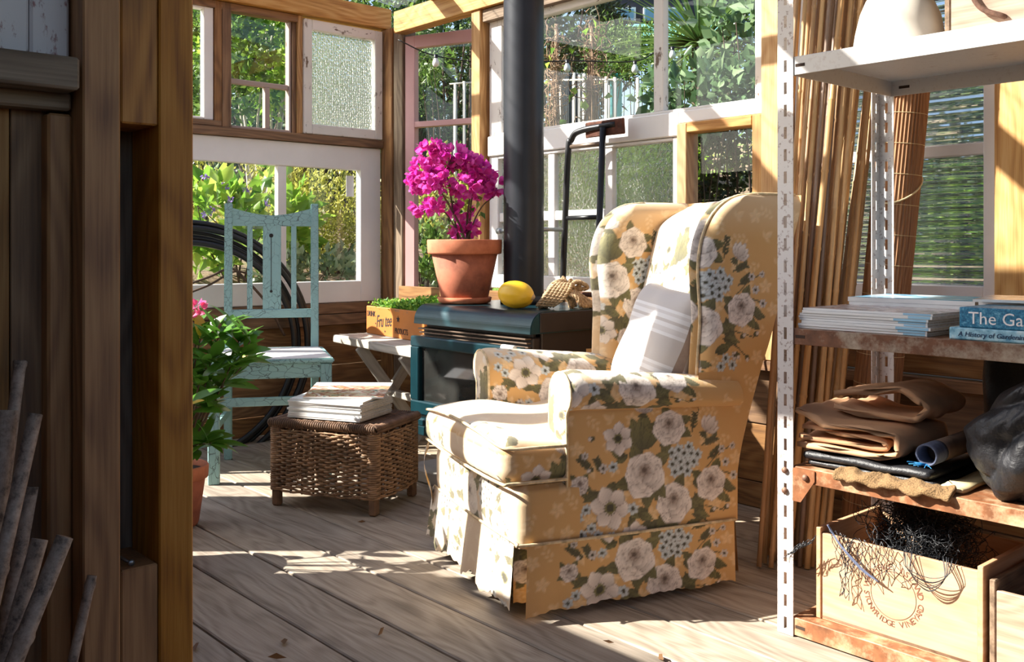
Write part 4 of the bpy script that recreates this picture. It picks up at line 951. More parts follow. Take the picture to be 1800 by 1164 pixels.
bp0 = onx(850, 407, 2.66); M['galv'] = plain('galvanised_pipe', srgb(170, 176, 176), .4, .6)
st_ = tubes('bracket_bolt', [[Vector((2.50, 2.66, bp0.z)), Vector((2.62, 2.66, bp0.z))]], .008, M['galv'], FL, 8)
tp_ = tubes('tap_pipe', [[Vector((2.765, 3.20, bp0.z)), Vector((2.66, 3.06, bp0.z)), Vector((2.66, 2.9, bp0.z))], [Vector((2.66, 3.06, bp0.z)), Vector((2.66, 3.085, bp0.z))]], [.009, .014], M['galv'], None, 8)
tag(tp_, 'short galvanised pipe stub fixed to the wall beside the flue', 'pipe')
# ------------------------------------------------------------------ terracotta pot with bougainvillea
def terra(name, a, b):
    t = NT(name); v = t.obj(); n1 = t.noise(v, 7, 6, .65); c = t.ramp(n1, [(.32, a), (.55, b), (.75, tuple(min(1, x*1.25) for x in b[:3])+(1,))])
    return t.end(t.bsdf(c, .8, 0, t.bump(n1, .15, .003)))
M['terra'] = terra('terracotta', srgb(120, 66, 48), srgb(172, 100, 72)); M['terra_l'] = terra('terracotta_rim', srgb(168, 92, 62), srgb(204, 124, 88))
PO = Vector((2.262, 2.815, SZ+.001))
PT = thing('terracotta_pot', 'big terracotta pot and saucer standing on the wood stove', 'pot', PO)
lathe('saucer', [(.0, .0), (.085, .0), (.098, .006), (.102, .022), (.098, .024), (.092, .012), (.0, .010)], M['terra_l'], PT, PO)
body = [(.0, .0125), (.080, .0125), (.088, .02), (.124, .185), (.118, .186), (.118, .222), (.0, .212)]
lathe('body', body, M['terra'], PT, PO)
lathe('rim', [(.123, .183), (.136, .185), (.139, .19), (.141, .234), (.139, .238), (.128, .238), (.122, .225)], M['terra_l'], PT, PO)
lathe('soil', [(.0, .224), (.1235, .222)], M['soil'], PT, PO, 24)
BG = thing('bougainvillea', 'magenta bougainvillea with papery bracts growing in the big pot', 'plant', PO+Vector((0, 0, .222)))
M['bract'] = leafmat('magenta_bract', [srgb(206, 44, 168), srgb(224, 72, 186), srgb(236, 116, 204), srgb(222, 54, 150), srgb(190, 62, 176)], .6, .5)
M['bougleaf'] = leafmat('bougainvillea_leaf', [srgb(50, 78, 30), srgb(90, 120, 44), srgb(150, 176, 60)], .45, .35)
M['twig'] = plain('brown_twig', srgb(92, 72, 58), .8, 0, .3, 40)
def bg_pt(px, py, dd=0.0): return np.array(ond(px, py, 3.60+dd))
base = np.array(PO+Vector((0, 0, .222)))
clus = [(745, 300, .0, 34), (762, 268, .05, 30), (795, 272, .02, 26), (822, 285, .03, 24), (770, 318, -.04, 30), (735, 320, .05, 22), (760, 362, -.03, 12), (742, 367, .0, 10), (818, 328, -.02, 26), (838, 306, .03, 20), (848, 335, .05, 14), (872, 326, .03, 10), (812, 372, .04, 14), (822, 400, .05, 16), (808, 412, .03, 12), (782, 292, .06, 18), (856, 300, .06, 10)]
for (px, py, dd, nf) in clus:
    c = bg_pt(px, py, dd); n = int(nf*1.15)
    rad = .004+.0070*math.sqrt(nf)
    u = rng.normal(size=(n, 3)); u /= np.linalg.norm(u, axis=1)[:, None]; fp = c+u*rng.uniform(.35, 1, (n, 1))*rad*np.array([1.15, 1.15, .85])
    V, Fa, o = [], [], 0
    for k in range(n):
        out = u[k]+rng.normal(size=3)*.3; out /= np.linalg.norm(out); a = np.cross(out, rng.normal(size=3)); a /= np.linalg.norm(a); b = np.cross(out, a); s = rng.uniform(.017, .025)
        for q in range(3):
            t = q*2.094; e = math.cos(t)*a+math.sin(t)*b; sd = np.cross(out, e)
            P_ = [fp[k], fp[k]+e*s*.35+sd*s*.58+out*s*.5, fp[k]+e*s*.66+sd*s*.46+out*s*.95, fp[k]+e*s*.75+out*s*1.25, fp[k]+e*s*.66-sd*s*.46+out*s*.95, fp[k]+e*s*.35-sd*s*.58+out*s*.5, fp[k]+e*s*.62+out*s*.6]
            V += P_; Fa += [(o, o+1, o+6), (o+1, o+2, o+6), (o+2, o+3, o+6), (o+3, o+4, o+6), (o+4, o+5, o+6), (o+5, o, o+6)]; o += 7
    mk('flower_cluster', V, Fa, M['bract'], BG)
stems = []
def bstem(pts, r0=.005):
    P = catmull([base+np.array([dx, dy, -.01]) for dx, dy in [(random.uniform(-.02, .02), random.uniform(-.02, .02))]]+[bg_pt(*p) for p in pts], 6); stems.append((P, np.linspace(r0, .0016, len(P))))
bstem([(808, 395, 0), (780, 345, 0), (765, 320, 0), (745, 300, 0)]); bstem([(822, 380, .02), (826, 340, .02), (820, 300, .03)], .006); bstem([(800, 400, 0), (780, 372, -.01), (755, 365, -.02)], .004)
bstem([(835, 385, .02), (850, 360, .03), (868, 345, .03), (874, 330, .03)], .003); bstem([(790, 330, .02), (786, 300, .03), (795, 275, .02)], .004); bstem([(828, 360, .03), (836, 325, .03)], .004)
tubes('stems', [s_[0] for s_ in stems], [list(s_[1]) for s_ in stems], M['twig'], BG, 6)
lc_ = [(785, 290), (792, 300), (808, 300), (786, 320), (800, 285), (778, 340), (786, 345), (764, 345), (800, 355), (840, 352), (846, 346), (794, 322), (772, 312), (784, 352), (800, 336), (752, 372), (760, 385), (845, 372), (835, 365), (783, 402), (790, 396), (770, 335), (815, 312), (830, 318)]
P_ = np.array([bg_pt(x, y, random.uniform(-.04, .05)) for x, y in lc_ for _ in range(2)]); dv = rng.normal(size=P_.shape); dv[:, 2] -= .3
V, Ft = leaf_arrays(P_, rng.uniform(.022, .036, len(P_)), rng.uniform(.014, .02, len(P_)), dv); mk_np('leaves', V, Ft, M['bougleaf'], BG)
# ------------------------------------------------------------------ squash and rope on the stove
M['squash'] = plain('yellow_squash_skin', srgb(232, 186, 40), .38, 0, .08, 7); M['stalk'] = plain('dry_stalk', srgb(190, 160, 120), .85, 0, .2, 60)
SQ = thing('squash', 'ripe yellow oval squash lying on the stove top', 'squash', (2.19, 2.45, SZ))
V, Fc = [], []; nn, ns = 40, 18
for i in range(ns+1):
    t = math.pi*i/ns; x = -math.cos(t)*.064; r = .0475*math.sin(t)**.92
    for k in range(nn):
        a = 2*math.pi*k/nn; q = r*(1+.018*math.cos(10*a)); V.append((x, q*math.cos(a), q*math.sin(a)))
for i in range(ns):
    for k in range(nn): Fc.append((i*nn+k, (i+1)*nn+k, (i+1)*nn+(k+1) % nn, i*nn+(k+1) % nn))
sqm = Matrix.Translation((2.195, 2.452, SZ+.0485)) @ Matrix.Rotation(math.radians(-66), 4, 'Z') @ Matrix.Rotation(math.radians(7), 4, 'Y')
mk('body', V, Fc, M['squash'], SQ, True, sqm)
lathe('stalk', [(.011, .0), (.008, .004), (.004, .008), (.0, .010)], M['stalk'], SQ, seg=7, mw=sqm @ Matrix.Translation((.0625, 0, 0)) @ Matrix.Rotation(math.pi/2, 4, 'Y'), wob=.35)
t_ = NT('jute_rope'); v_ = t_.obj(False); nz = t_.noise(v_, 260, 4); M['jute'] = t_.end(t_.bsdf(t_.ramp(t_.noise(v_, 120, 3), [(.3, srgb(140, 112, 80)), (.6, srgb(196, 168, 130)), (.8, srgb(214, 190, 156))]), .9, 0, t_.bump(nz, .8, .002)))
RP = thing('rope_coil', 'loose hank of tan jute rope on the stove top', 'rope', (2.31, 2.36, SZ))
def twisted(path, r, name='rope'):
    P = np.asarray(path); T = np.gradient(P, axis=0); T /= np.linalg.norm(T, axis=1)[:, None]; s = np.concatenate([[0], np.cumsum(np.linalg.norm(np.diff(P, axis=0), axis=1))])
    A_ = np.cross(T, [0.31, .2, .93]); A_ /= np.linalg.norm(A_, axis=1)[:, None]; B_ = np.cross(T, A_); out = []
    for k in range(3):
        ph = s*2*math.pi/(r*5.2)+k*2.094; out.append(P+r*.52*(np.cos(ph)[:, None]*A_+np.sin(ph)[:, None]*B_))
    return out
rc = Vector((2.315, 2.362, SZ)); paths = []
def rloc(a, b, z):
    a *= 1.25; z *= 1.75
    return np.array(rc)+np.array([.748*a+.664*b, -.664*a+.748*b, z])      # a to the right, b away
def hank(cx_, cy_, hx, hz, n, lean, r=.0070):
    """parallel strands looping over a mound"""
    out = []
    for k in range(n):
        q = (k/(n-1)-.5)*2; pts = []
        for t in np.linspace(-.25, math.pi+.25, 26):
            pts.append(rloc2(cx_+hx*math.cos(t)*(1-.10*abs(q))+lean*q, cy_+.020*q+.010*math.sin(2*t+q), .008+hz*max(0, math.sin(t))*(1-.35*q*q)+.002*math.sin(5*t+k)))
        out += twisted(pts, r)
    return out
def rloc2(a, b, z): return np.array(rc)+np.array([.748*a+.664*b, -.664*a+.748*b, z])
paths += hank(-.004, .006, .056, .066, 4, .010); paths += hank(.002, .012, .050, .088, 5, .004)
for k in range(6):
    q = k-2.5; pts = catmull([rloc2(-.052+.010*q, -.030, .010), rloc2(-.026+.013*q, -.040, .034), rloc2(.0+.013*q, -.030, .066), rloc2(.018+.010*q, .0, .082), rloc2(.03+.010*q, .03, .05)], 10); paths += twisted(pts, .0072)
for k in range(4):
    q = k-1.5; pts = catmull([rloc2(.02, -.02+.006*q, .060+.004*q), rloc2(.058, -.028+.008*q, .046+.005*q), rloc2(.086+.008*q, -.020+.01*q, .020+.005*q), rloc2(.104+.006*k, -.004, .009), rloc2(.07, .012, .010)], 12); paths += twisted(pts, .0070)
for k in range(4):
    q = k-1.5; pts = catmull([rloc2(.02, .015, .062), rloc2(.040+.012*q, .024, .082+.006*abs(q)), rloc2(.052+.026*q, .03, .104-.008*k), rloc2(.058+.024*q, .034, .092-.008*k), rloc2(.04, .03, .06)], 12); paths += twisted(pts, .0066)
pts = catmull([rloc2(-.05, .0, .012), rloc2(-.064, .016, .009), rloc2(-.070, .04, .009)], 12); paths += twisted(pts, .0068)
tubes('strands', paths, .0048, M['jute'], RP, 6)
# ------------------------------------------------------------------ black tubular hand truck frame leaning on the wall
M['blk'] = plain('black_tube_enamel', srgb(34, 34, 36), .35, .3, .2); M['rusty'] = plain('dark_rust', srgb(92, 54, 40), .85, .2, .5, 40, .6)
HT = thing('hand_truck', 'black tubular hand truck frame leaning on the white windows behind the stove', 'hand truck', (2.66, 2.6, 0))
yl_, yr_ = onx(993, 380, 2.66).y, onx(1053, 380, 2.66).y
lp_ = [(2.60, yl_, .02), (2.64, yl_, .6), (2.675, yl_, 1.22), (2.685, yl_-.012, 1.305), (2.69, yl_-.06, 1.335), (2.70, yr_-.05, 1.345)]
tubes('rail', [catmull(lp_, 8)], .0125, M['blk'], HT, 10); tubes('rail', [[(2.60, yr_, .02), (2.64, yr_, .6), (2.682, yr_, 1.335)]], .0125, M['blk'], HT, 10)
for z, m_ in ((1.275, M['slat']), (.995, M['blk']), (.70, M['rusty']), (.36, M['blk'])):
    x = 2.60+.064*z; tubes('rung', [[(x, yl_, z), (x, yr_, z)]], .009, m_, HT, 8)
box('rusty_plate', (2.695, yr_-.09, 1.305), (2.71, yl_-.075, 1.365), M['rusty'], HT, 'y', .004, .004)
box('toe_plate', (2.46, yr_-.02, .0), (2.615, yl_+.02, .012), M['rusty'], HT, 'y', .002)
# ------------------------------------------------------------------ black irrigation hose coil on the left wall
M['hose'] = plain('black_poly_pipe', srgb(30, 30, 32), .35, 0, .1)
HC = thing('hose_coil', 'coil of thick black irrigation pipe leaning behind the aqua chair', 'hose', (1.7, 4.0, 0))
for k, (r, dy) in enumerate(((.60, .0), (.575, -.03), (.53, .01), (.505, -.035), (.555, .03))):
    pts = [(1.70+math.cos(t)*r, 4.03+dy*.7, .43+r*math.sin(t)*.93) for t in np.linspace(0, 2*math.pi, 80)]
    tubes('loop', [pts[:-1]], .013 if k < 4 else .010, M['hose'], HC, 8, True)
BV = thing('dry_vine', 'two bent brown vine stems in front of the white window', 'vine', (1.9, 4.04, .7))
tubes('stem', [catmull([np.array(ony(330, 500, 4.03)), np.array(ony(370, 486, 4.0)), np.array(ony(405, 472, 4.0)), np.array(ony(430, 490, 4.0)), np.array(ony(470, 535, 4.02)), np.array(ony(500, 590, 4.03))], 8)], .006, M['twig'], BV)
tubes('stem', [catmull([np.array(ony(330, 516, 4.03)), np.array(ony(370, 500, 4.03)), np.array(ony(410, 478, 4.02)), np.array(ony(440, 482, 4.03))], 8)], .005, M['twig'], BV)
# ------------------------------------------------------------------ leafy potted plants by the partition
M['shrubleaf'] = leafmat('glossy_shrub_leaf', [srgb(52, 92, 34), srgb(84, 132, 44), srgb(116, 164, 58)], .28, .35)
M['yellowleaf'] = leafmat('yellow_leaf', [srgb(214, 180, 40), srgb(226, 196, 60)], .4, .4)
M['pinkfl'] = leafmat('pink_petal', [srgb(236, 90, 150), srgb(246, 130, 170)], .5, .5)
def leaf_mesh(bend, wid):
    V, Fq = [], []; n = 6
    for i in range(n+1):
        t = i/n; w = wid*math.sin(math.pi*min(1, t*.96+.03))**.8; z = -bend*t*t
        V += [(t, -w, z+.10*w), (t, 0, z-.05*w), (t, w, z+.10*w)]
    for i in range(n):
        a = 3*i; Fq += [(a, a+3, a+4, a+1), (a+1, a+4, a+5, a+2)]
    me = bpy.data.meshes.new('leaf'); me.from_pydata(V, [], Fq); me.polygons.foreach_set('use_smooth', [True]*len(Fq)); return me
LM = [leaf_mesh(.25, .19), leaf_mesh(.4, .22), leaf_mesh(.12, .20)]
for m_ in LM: m_.materials.append(M['shrubleaf'])
LMY = leaf_mesh(.3, .18); LMY.materials.append(M['yellowleaf'])
def put_leaf(p, d, L, parent, me, roll=0):
    d = Vector(d).normalized(); q = d.to_track_quat('X', 'Z').to_matrix().to_4x4()
    o = bpy.data.objects.new('leaf', me); return link(o, parent, Matrix.Translation(Vector(p)) @ q @ Matrix.Rotation(roll, 4, 'X') @ Matrix.Scale(L, 4))
def potted(loc, r, h, label, plabel, tips, n_per, flower=None, seed=3):
    rs = random.Random(seed); loc = Vector(loc)
    p = thing('terracotta_pot', plabel, 'pot', loc)
    lathe('body', [(.0, .0), (r*.66, .0), (r*.70, .01), (r*.9, h*.80), (r*.86, h*.82), (r*.86, h*.9), (0, h*.88)], M['terra'], p, loc)
    lathe('rim', [(r*.9, h*.78), (r*.98, h*.79), (r, h*.97), (r*.97, h), (r*.9, h), (r*.87, h*.9)], M['terra_l'], p, loc)
    lathe('soil', [(.0, h*.905), (r*.89, h*.90)], M['soil'], p, loc, 20)
    g = thing('potted_shrub', label, 'plant', loc+Vector((0, 0, h*.9)))
    b = np.array(loc+Vector((0, 0, h*.88))); paths = []
    for tp in tips:
        tp = np.array(tp, float); mid = (b+tp)/2+np.array([rs.uniform(-.03, .03), rs.uniform(-.03, .03), .03]); P = catmull([b+np.array([rs.uniform(-.02, .02), rs.uniform(-.02, .02), 0]), mid, tp], 8); paths.append(P)
        T = P[-1]-P[-4]; T /= np.linalg.norm(T)
        for k in range(n_per):
            i = len(P)-1-int(rs.random()**1.6*len(P)*.55); a = k*2.4; side = Vector((math.cos(a), math.sin(a), rs.uniform(-.1, .5))); d = Vector(T)*(.9 if i > len(P)-4 else .3)+side
            put_leaf(P[i], d, rs.uniform(.06, .115), g, LM[k % 3] if rs.random() > .03 else LMY, rs.uniform(-.8, .8))
    tubes('stems', paths, [list(np.linspace(.005, .002, len(q))) for q in paths], M['twig'], g, 6)
    if flower is not None:
        c = np.array(flower); n = 26; u = rng.normal(size=(n, 3)); u /= np.linalg.norm(u, axis=1)[:, None]
        V, Ft = leaf_arrays(c+u*.012, .026, .02, u+rng.normal(size=(n, 3))*.4); mk_np('flower', V, Ft, M['pinkfl'], g)
    return g
PL = Vector((1.228, 2.989, 0))
def t2(px, py, d): return ond(px, py, d)
tips = [t2(352, 595, 3.02), t2(385, 590, 3.0), t2(420, 600, 3.05), t2(408, 570, 3.1), t2(440, 600, 3.0), t2(372, 630, 2.95), t2(405, 645, 2.95), t2(430, 640, 3.1), t2(350, 570, 3.1), t2(352, 670, 2.9), t2(385, 680, 3.0), t2(330, 600, 3.1), t2(310, 560, 3.05), t2(372, 780, 2.95), t2(360, 775, 3.0), t2(300, 640, 2.9)]
potted(PL, .10, .19, 'leafy green shrub with glossy leaves and one pink bloom by the aqua chair', 'terracotta pot at the foot of the framing post near the aqua chair', tips, 15, t2(347, 542, 3.05), 5)
PL2 = Vector((RT[0]*-1.02+FW[0]*2.66, RT[1]*-1.02+FW[1]*2.66, 0))
tips2 = [PL2+Vector((RT[0]*a+FW[0]*b, RT[1]*a+FW[1]*b, z)) for a, b, z in ((-.05, .0, .62), (.06, .06, .58), (.02, -.06, .52), (.12, .0, .45), (-.12, -.05, .5), (.0, .1, .42), (.1, -.08, .38), (-.1, .08, .6))]
potted(PL2, .11, .21, 'leafy shrub hidden behind the framing studs that shades the deck', 'terracotta pot on the deck behind the framing studs', tips2[:6], 4, None, 9)
# ------------------------------------------------------------------ slotted steel shelf unit
def rusty(name, base, rust, amt, speck=.5):
    t = NT(name); v = t.obj(); n1 = t.noise(v, 9, 8, .72); n2 = t.noise(v, 90, 4, .6)
    m = t.ramp(n1, [(1-amt-.10, BW(0)), (1-amt+.08, BW(1))]); sp = t.ramp(n2, [(.57, BW(0)), (.64, BW(speck))])
    rc_ = t.ramp(t.noise(v, 34, 5), [(.3, tuple(x*.45 for x in rust[:3])+(1,)), (.7, rust)])
    c = t.mix(t.n('ShaderNodeMath', {0: m, 1: sp}, operation='MAXIMUM').outputs[0], base, rc_)
    return t.end(t.bsdf(c, .5, .15, t.bump(n1, .2, .002)))
M['steel_white'] = rusty('chipped_white_steel', srgb(214, 208, 204), srgb(134, 84, 56), .30, .55)
M['steel_shelf'] = rusty('white_shelf_steel', srgb(214, 210, 206), srgb(150, 96, 64), .28, .12)
M['steel_rust'] = rusty('rusted_cream_steel', srgb(186, 172, 152), srgb(132, 88, 62), .55, .5)
M['steel_orange'] = rusty('orange_rusted_steel', srgb(204, 172, 136), srgb(160, 104, 68), .56, .3)
M['slot'] = plain('slot_shadow', srgb(60, 44, 34), .9); M['bolt'] = plain('rusty_bolt', srgb(130, 96, 78), .6, .4)
SF = thing('shelf_unit', 'slotted white steel shelf unit with rusty trays', 'shelf', (2.15, .8, 0))
SFX0, SFX1, SFY1, SFY0 = 1.92, 2.39, 1.244, .25
def upright(x, y, sx, sy, z1, name='upright'):
    """angle iron with slots; flange A faces x (width along y by sy), flange B along x by sx"""
    w = .040; V, Fc = [], []
    def strip(o, e, nrm):
        cols = [0, .0162, .0238, w]; zs_ = [0]; z = .012
        while z < z1-.05: zs_ += [z, z+.027]; z += .0507
        zs_.append(z1); b = len(V)
        for zz in zs_:
            for c in cols: V.append(tuple(o+e*c+Vector((0, 0, zz))))
        for i in range(len(zs_)-1):
            for j in range(3):
                if j == 1 and i % 2 == 1: continue
                a = b+4*i+j; Fc.append((a, a+1, a+5, a+4))
    o = Vector((x, y, 0)); strip(o, Vector((0, sy, 0)), 0); strip(o, Vector((sx, 0, 0)), 0)
    u = mk(name, V, Fc, M['steel_white'], SF); md = u.modifiers.new('t', 'SOLIDIFY'); md.thickness = .0022; md.offset = 0; return u
u1 = upright(SFX0, SFY1, 1, -1, 2.0); upright(SFX1, SFY1, -1, -1, 2.0); upright(SFX0, SFY0, 1, 1, 2.0); upright(SFX1, SFY0, -1, 1, 2.0)
def tray(z, h, mat):
    x0, x1, y0, y1 = SFX0+.003, SFX1-.003, SFY0+.003, SFY1-.034
    t = box('shelf', (x0, y0, z-.003), (x1, y1, z), mat, SF, 'y', .001)
    box('front_lip', (x0-.001, y0, z-h), (x0+.002, y1, z-.001), mat, t, 'y', .0008); box('back_lip', (x1-.002, y0, z-h), (x1+.001, y1, z-.001), mat, t, 'y', .0008)
    box('side_lip', (x0, y1-.002, z-h), (x1, y1+.001, z-.001), mat, t, 'x', .0008); box('side_lip', (x0, y0-.001, z-h), (x1, y0+.002, z-.001), mat, t, 'x', .0008)
    box('slot', (x0-.0016, y1-.034, z-h*.5-.0035), (x0+.0005, y1-.010, z-h*.5+.0035), M['slot'], t, 'y', 0)
    box('slot', (x1-.0026, y1-.05, z-h*.5-.0035), (x1-.001, y1-.022, z-h*.5+.0035), M['slot'], t, 'y', 0)
    return t
Z1, Z2, Z3, Z4 = .043, .385, .697, 1.312
tray(Z1, .04, M['steel_orange']); tray(Z2, .034, M['steel_orange']); tray(Z3, .036, M['steel_rust']); tray(Z4, .042, M['steel_shelf'])
g_ = prism('gusset', [(0, 0), (.0, .075), (.055, .075), (.055, .052), (.02, 0)], .002, M['steel_orange'], SF, Matrix.Translation((SFX0-.0012, SFY1-.039, Z2-.078)) @ Matrix.Rotation(-math.pi/2, 4, 'Z'))
for (y, z) in ((SFY1-.02, Z2-.012), (SFY1-.02, Z2-.058), (SFY1-.072, Z2-.02)):
    lathe('bolt', [(.0075, 0), (.0068, .003), (.003, .005), (0, .0055)], M['bolt'], SF, seg=14, mw=Matrix.Translation((SFX0-.0035, y, z)) @ Matrix.Rotation(-math.pi/2, 4, 'Y'))
# ------------------------------------------------------------------ things on the shelves
def lump(lo, hi, r, deform, step=.012):
    return rbox(lo, hi, r, (0, 0), deform, step=step)
def lump_obj(name, lo, hi, r, deform, mat, parent, step=.01, mw=None):
    Vs, Fs, o = [], [], 0
    for P, UV in lump(lo, hi, r, deform, step):
        nu, nv = P.shape[:2]; i = np.arange(nu-1)[:, None]; j = np.arange(nv-1)[None]; Vs.append(P.reshape(-1, 3)); Fs.append(np.stack([i*nv+j, (i+1)*nv+j, (i+1)*nv+j+1, i*nv+j+1], -1).reshape(-1, 4)+o); o += nu*nv
    bm = bmesh.new(); V = np.concatenate(Vs); vs = [bm.verts.new(v) for v in V]
    for f in np.concatenate(Fs):
        try: bm.faces.new([vs[k] for k in f])
        except Exception: pass
    bmesh.ops.remove_doubles(bm, verts=bm.verts, dist=.0008); bmesh.ops.recalc_face_normals(bm, faces=bm.faces)
    return bm_obj(name, bm, mat, parent, True, mw)
def nz3(P, f, seed=0):
    x, y, z = P[..., 0]*f+seed, P[..., 1]*f+seed*1.7, P[..., 2]*f+seed*.6
    return np.sin(x*1.3+1.7*np.sin(y*1.1))*.5+np.sin(y*1.9+1.3*np.sin(z*1.6+x))*.3+np.sin(z*2.3+1.1*np.sin(x*2.1))*.2
# cream hat
M['felt'] = plain('cream_cloth', srgb(214, 204, 190), .85, 0, .05, 9, .15)
hc_ = onx(1580, 85, 2.06); hc_.y += .006; HTT = thing('sun_hat', 'crumpled cream cloth hat on the top shelf', 'hat', (hc_.x, hc_.y, Z4))
hr = .098; prof = [(hr*1.12, .001), (hr*1.06, .006), (hr*1.0, .012), (hr*.99, .05), (hr*.93, .09), (hr*.80, .118), (hr*.60, .130), (hr*.35, .126), (0, .120)]
crown = lathe('crown', prof, M['felt'], HTT, seg=48, mw=Matrix.Translation((hc_.x+.01, hc_.y, Z4+.001)))
for v in crown.data.vertices:
    x, y, z = v.co; a = math.atan2(y, x); k = min(1, z/.08); r = 1+k*.06*math.sin(2*a+.6)+k*.03*math.sin(5*a); v.co = (x*r, y*r, z+k*.010*math.sin(a*2+1)-.028*k*math.exp(-((x+.05)**2+(y+.01)**2)/.0012))
# wooden box with rope handle
M['boxwood'] = wood('scrubbed_box_wood', srgb(150, 116, 92), srgb(188, 152, 128), srgb(206, 176, 154), .15, .7)
WB = thing('wooden_box', 'scrubbed wooden box with a brown rope handle on the top shelf', 'box', (2.2, .72, Z4))
y1 = onx(1664, 60, 2.03).y; bz0 = Z4+.001
box('front_panel', (2.03, .36, bz0), (2.042, y1-.008, bz0+.24), M['boxwood'], WB, 'y', .002); box('back_panel', (2.30, .36, bz0), (2.312, y1-.008, bz0+.24), M['boxwood'], WB, 'y', .002)
box('end_panel', (2.028, y1-.008, bz0), (2.314, y1+.004, bz0+.24), M['old'], WB, 'x', .002); box('end_panel', (2.028, .348, bz0), (2.314, .36, bz0+.24), M['old'], WB, 'x', .002)
box('base', (2.03, .36, bz0), (2.31, y1-.008, bz0+.01), M['boxwood'], WB, 'y', 0)
ra = onx(1762, 28, 2.024); rb_ = onx(1703, -30, 2.024); rm = onx(1722, 12, 2.016)
tubes('rope_handle', [catmull([np.array(ra)+[.012, 0, 0], np.array(ra)+[-.006, 0, 0], np.array(rm), np.array(rb_), np.array(rb_)+[.0, .02, .12]], 10)], .0055, plain('brown_rope', srgb(96, 68, 54), .9, 0, .3, 120, .5), WB, 8)
# magazines and books, level 3
zt = Z3+.0006; cy0 = (1.200+.895)/2
for k in range(8):
    h = (.0052, .0058, .0066, .005)[k % 4]
    magazine((1.935+.105+random.uniform(-.003, .004), cy0+random.uniform(-.006, .006)+(-.012 if k > 5 else 0)), -math.pi/2+random.uniform(-.012, .012), .296, .21, h, zt, M['cov_grey'] if k == 7 else M['cov_white'], 'blue-banded white magazine in the stack beside the slotted shelf upright' if k < 7 else 'pale picture magazine topping the stack beside the slotted shelf upright', 'magazines beside the shelf upright' if k < 7 else None, band=.05+.012*(k % 3)); zt += h+.0002
b2 = onz(1600, 535, Z3)
zt = Z3+.0006
for k in range(6):
    h = .0105; magazine((2.245+random.uniform(-.003, .003), 1.045+random.uniform(-.004, .004)), -math.pi/2+.06+random.uniform(-.01, .01), .29, .215, h, zt, M['cov_blue'] if k == 5 else M['cov_white'], 'thick white magazine in the rear stack on the middle shelf' if k < 5 else 'bright blue magazine on top of the rear stack on the middle shelf', 'thick magazines in the rear stack' if k < 5 else None); zt += h+.0003
zt = Z3+.0006
for k in range(7):
    h = .0095; magazine((2.20+.004*k+random.uniform(-.006, .006), .72+random.uniform(-.01, .01)), -math.pi/2+random.uniform(-.08, .08), .30, .22, h, zt, M['cov_grey'], 'dog-eared picture magazine in the heap behind the blue books', 'curled magazines behind the blue books', curl=.0); zt += h+.0004
magazine((2.18, .735), -math.pi/2+.22, .30, .22, .006, zt, M['cov_grey'], 'curling magazine with lifted corner atop the heap behind the blue books', None, curl=0.0)
def book(x0, x1, y0, y1, z0, z1, mat, label, txt, size, tmat, shear=0):
    b = thing('book', label, 'book', (x0, (y0+y1)/2, z0))
    box('pages', (x0+.006, y0+.004, z0+.003), (x1-.004, y1-.004, z1-.003), M['paper'], b, 'y', 0)
    box('cover', (x0, y0, z1-.003), (x1, y1, z1), mat, b, 'y', .001); box('cover', (x0, y0, z0), (x1, y1, z0+.003), mat, b, 'y', .001)
    sp = box('spine', (x0-.002, y0, z0), (x0+.004, y1, z1), mat, b, 'y', .0025)
    text_obj('title', txt, size, tmat, sp, (x0-.0026, y1-.018, (z0+z1)/2-size*.34), (0, -1, 0), (0, 0, 1), shear, 1.0, False)
    return b
def mottled(name, a, b, c, sc=60):
    t = NT(name); v = t.obj(False); n1 = t.noise(v, sc, 4, .7); return t.end(t.bsdf(t.ramp(n1, [(.35, a), (.52, b), (.72, c)]), .5))
M['bk1'] = mottled('mottled_blue_cloth', srgb(18, 86, 122), srgb(42, 128, 166), srgb(130, 190, 212), 170); M['bk2'] = mottled('pale_blue_jacket', srgb(60, 128, 164), srgb(160, 208, 224), srgb(220, 234, 238), 26)
M['white_ink'] = plain('white_lettering', srgb(240, 244, 246), .5); M['blue_ink'] = plain('blue_black_lettering', srgb(30, 60, 96), .6)
zb2 = Z3+.0005; book(1.926, 2.06, .46, .855, zb2, zb2+.024, M['bk2'], 'pale blue gardening book lying under the mottled blue one', 'A History of Gardening', .0135, M['blue_ink'], .2)
bk = book(1.928, 2.06, .47, .836, zb2+.0245, zb2+.0645, M['bk1'], 'thick mottled blue book with white title lettering', 'The Garden', .034, M['white_ink'])
# level 2: folded canvas, tarpaulin, sack, bag
M['canvas'] = plain('tan_canvas', srgb(196, 152, 114), .85, 0, .08, 10, .2); M['tarp'] = plain('black_woven_plastic', srgb(32, 32, 35), .46, 0, .3, 160, .5); M['hessian'] = plain('hessian', srgb(130, 102, 68), .95, 0, .4, 300, 1.0)
M['denim'] = plain('blue_grey_cloth', srgb(92, 100, 124), .9, 0, .2, 90, .4); M['cream_paper'] = plain('cream_paper', srgb(222, 204, 158), .7, 0, .1); M['blue_cord'] = plain('bright_blue_cord', srgb(30, 120, 180), .6)
def d_can(amp, f, seed, sag=0):
    def g(P):
        n = nz3(P, f, seed); P[..., 2] += n*amp; P[..., 0] += nz3(P, f*1.3, seed+3)*amp*.7; return P
    return g
TP = thing('black_tarpaulin', 'folded black plastic tarpaulin under the tan canvas', 'tarpaulin', (2.03, 1.05, Z2))
lump_obj('lower_fold', (1.945, .89, Z2+.002), (2.20, 1.185, Z2+.016), .007, d_can(.0012, 34, 2), M['tarp'], TP); lump_obj('upper_fold', (1.938, .90, Z2+.017), (2.19, 1.195, Z2+.036), .009, d_can(.002, 30, 5), M['tarp'], TP)
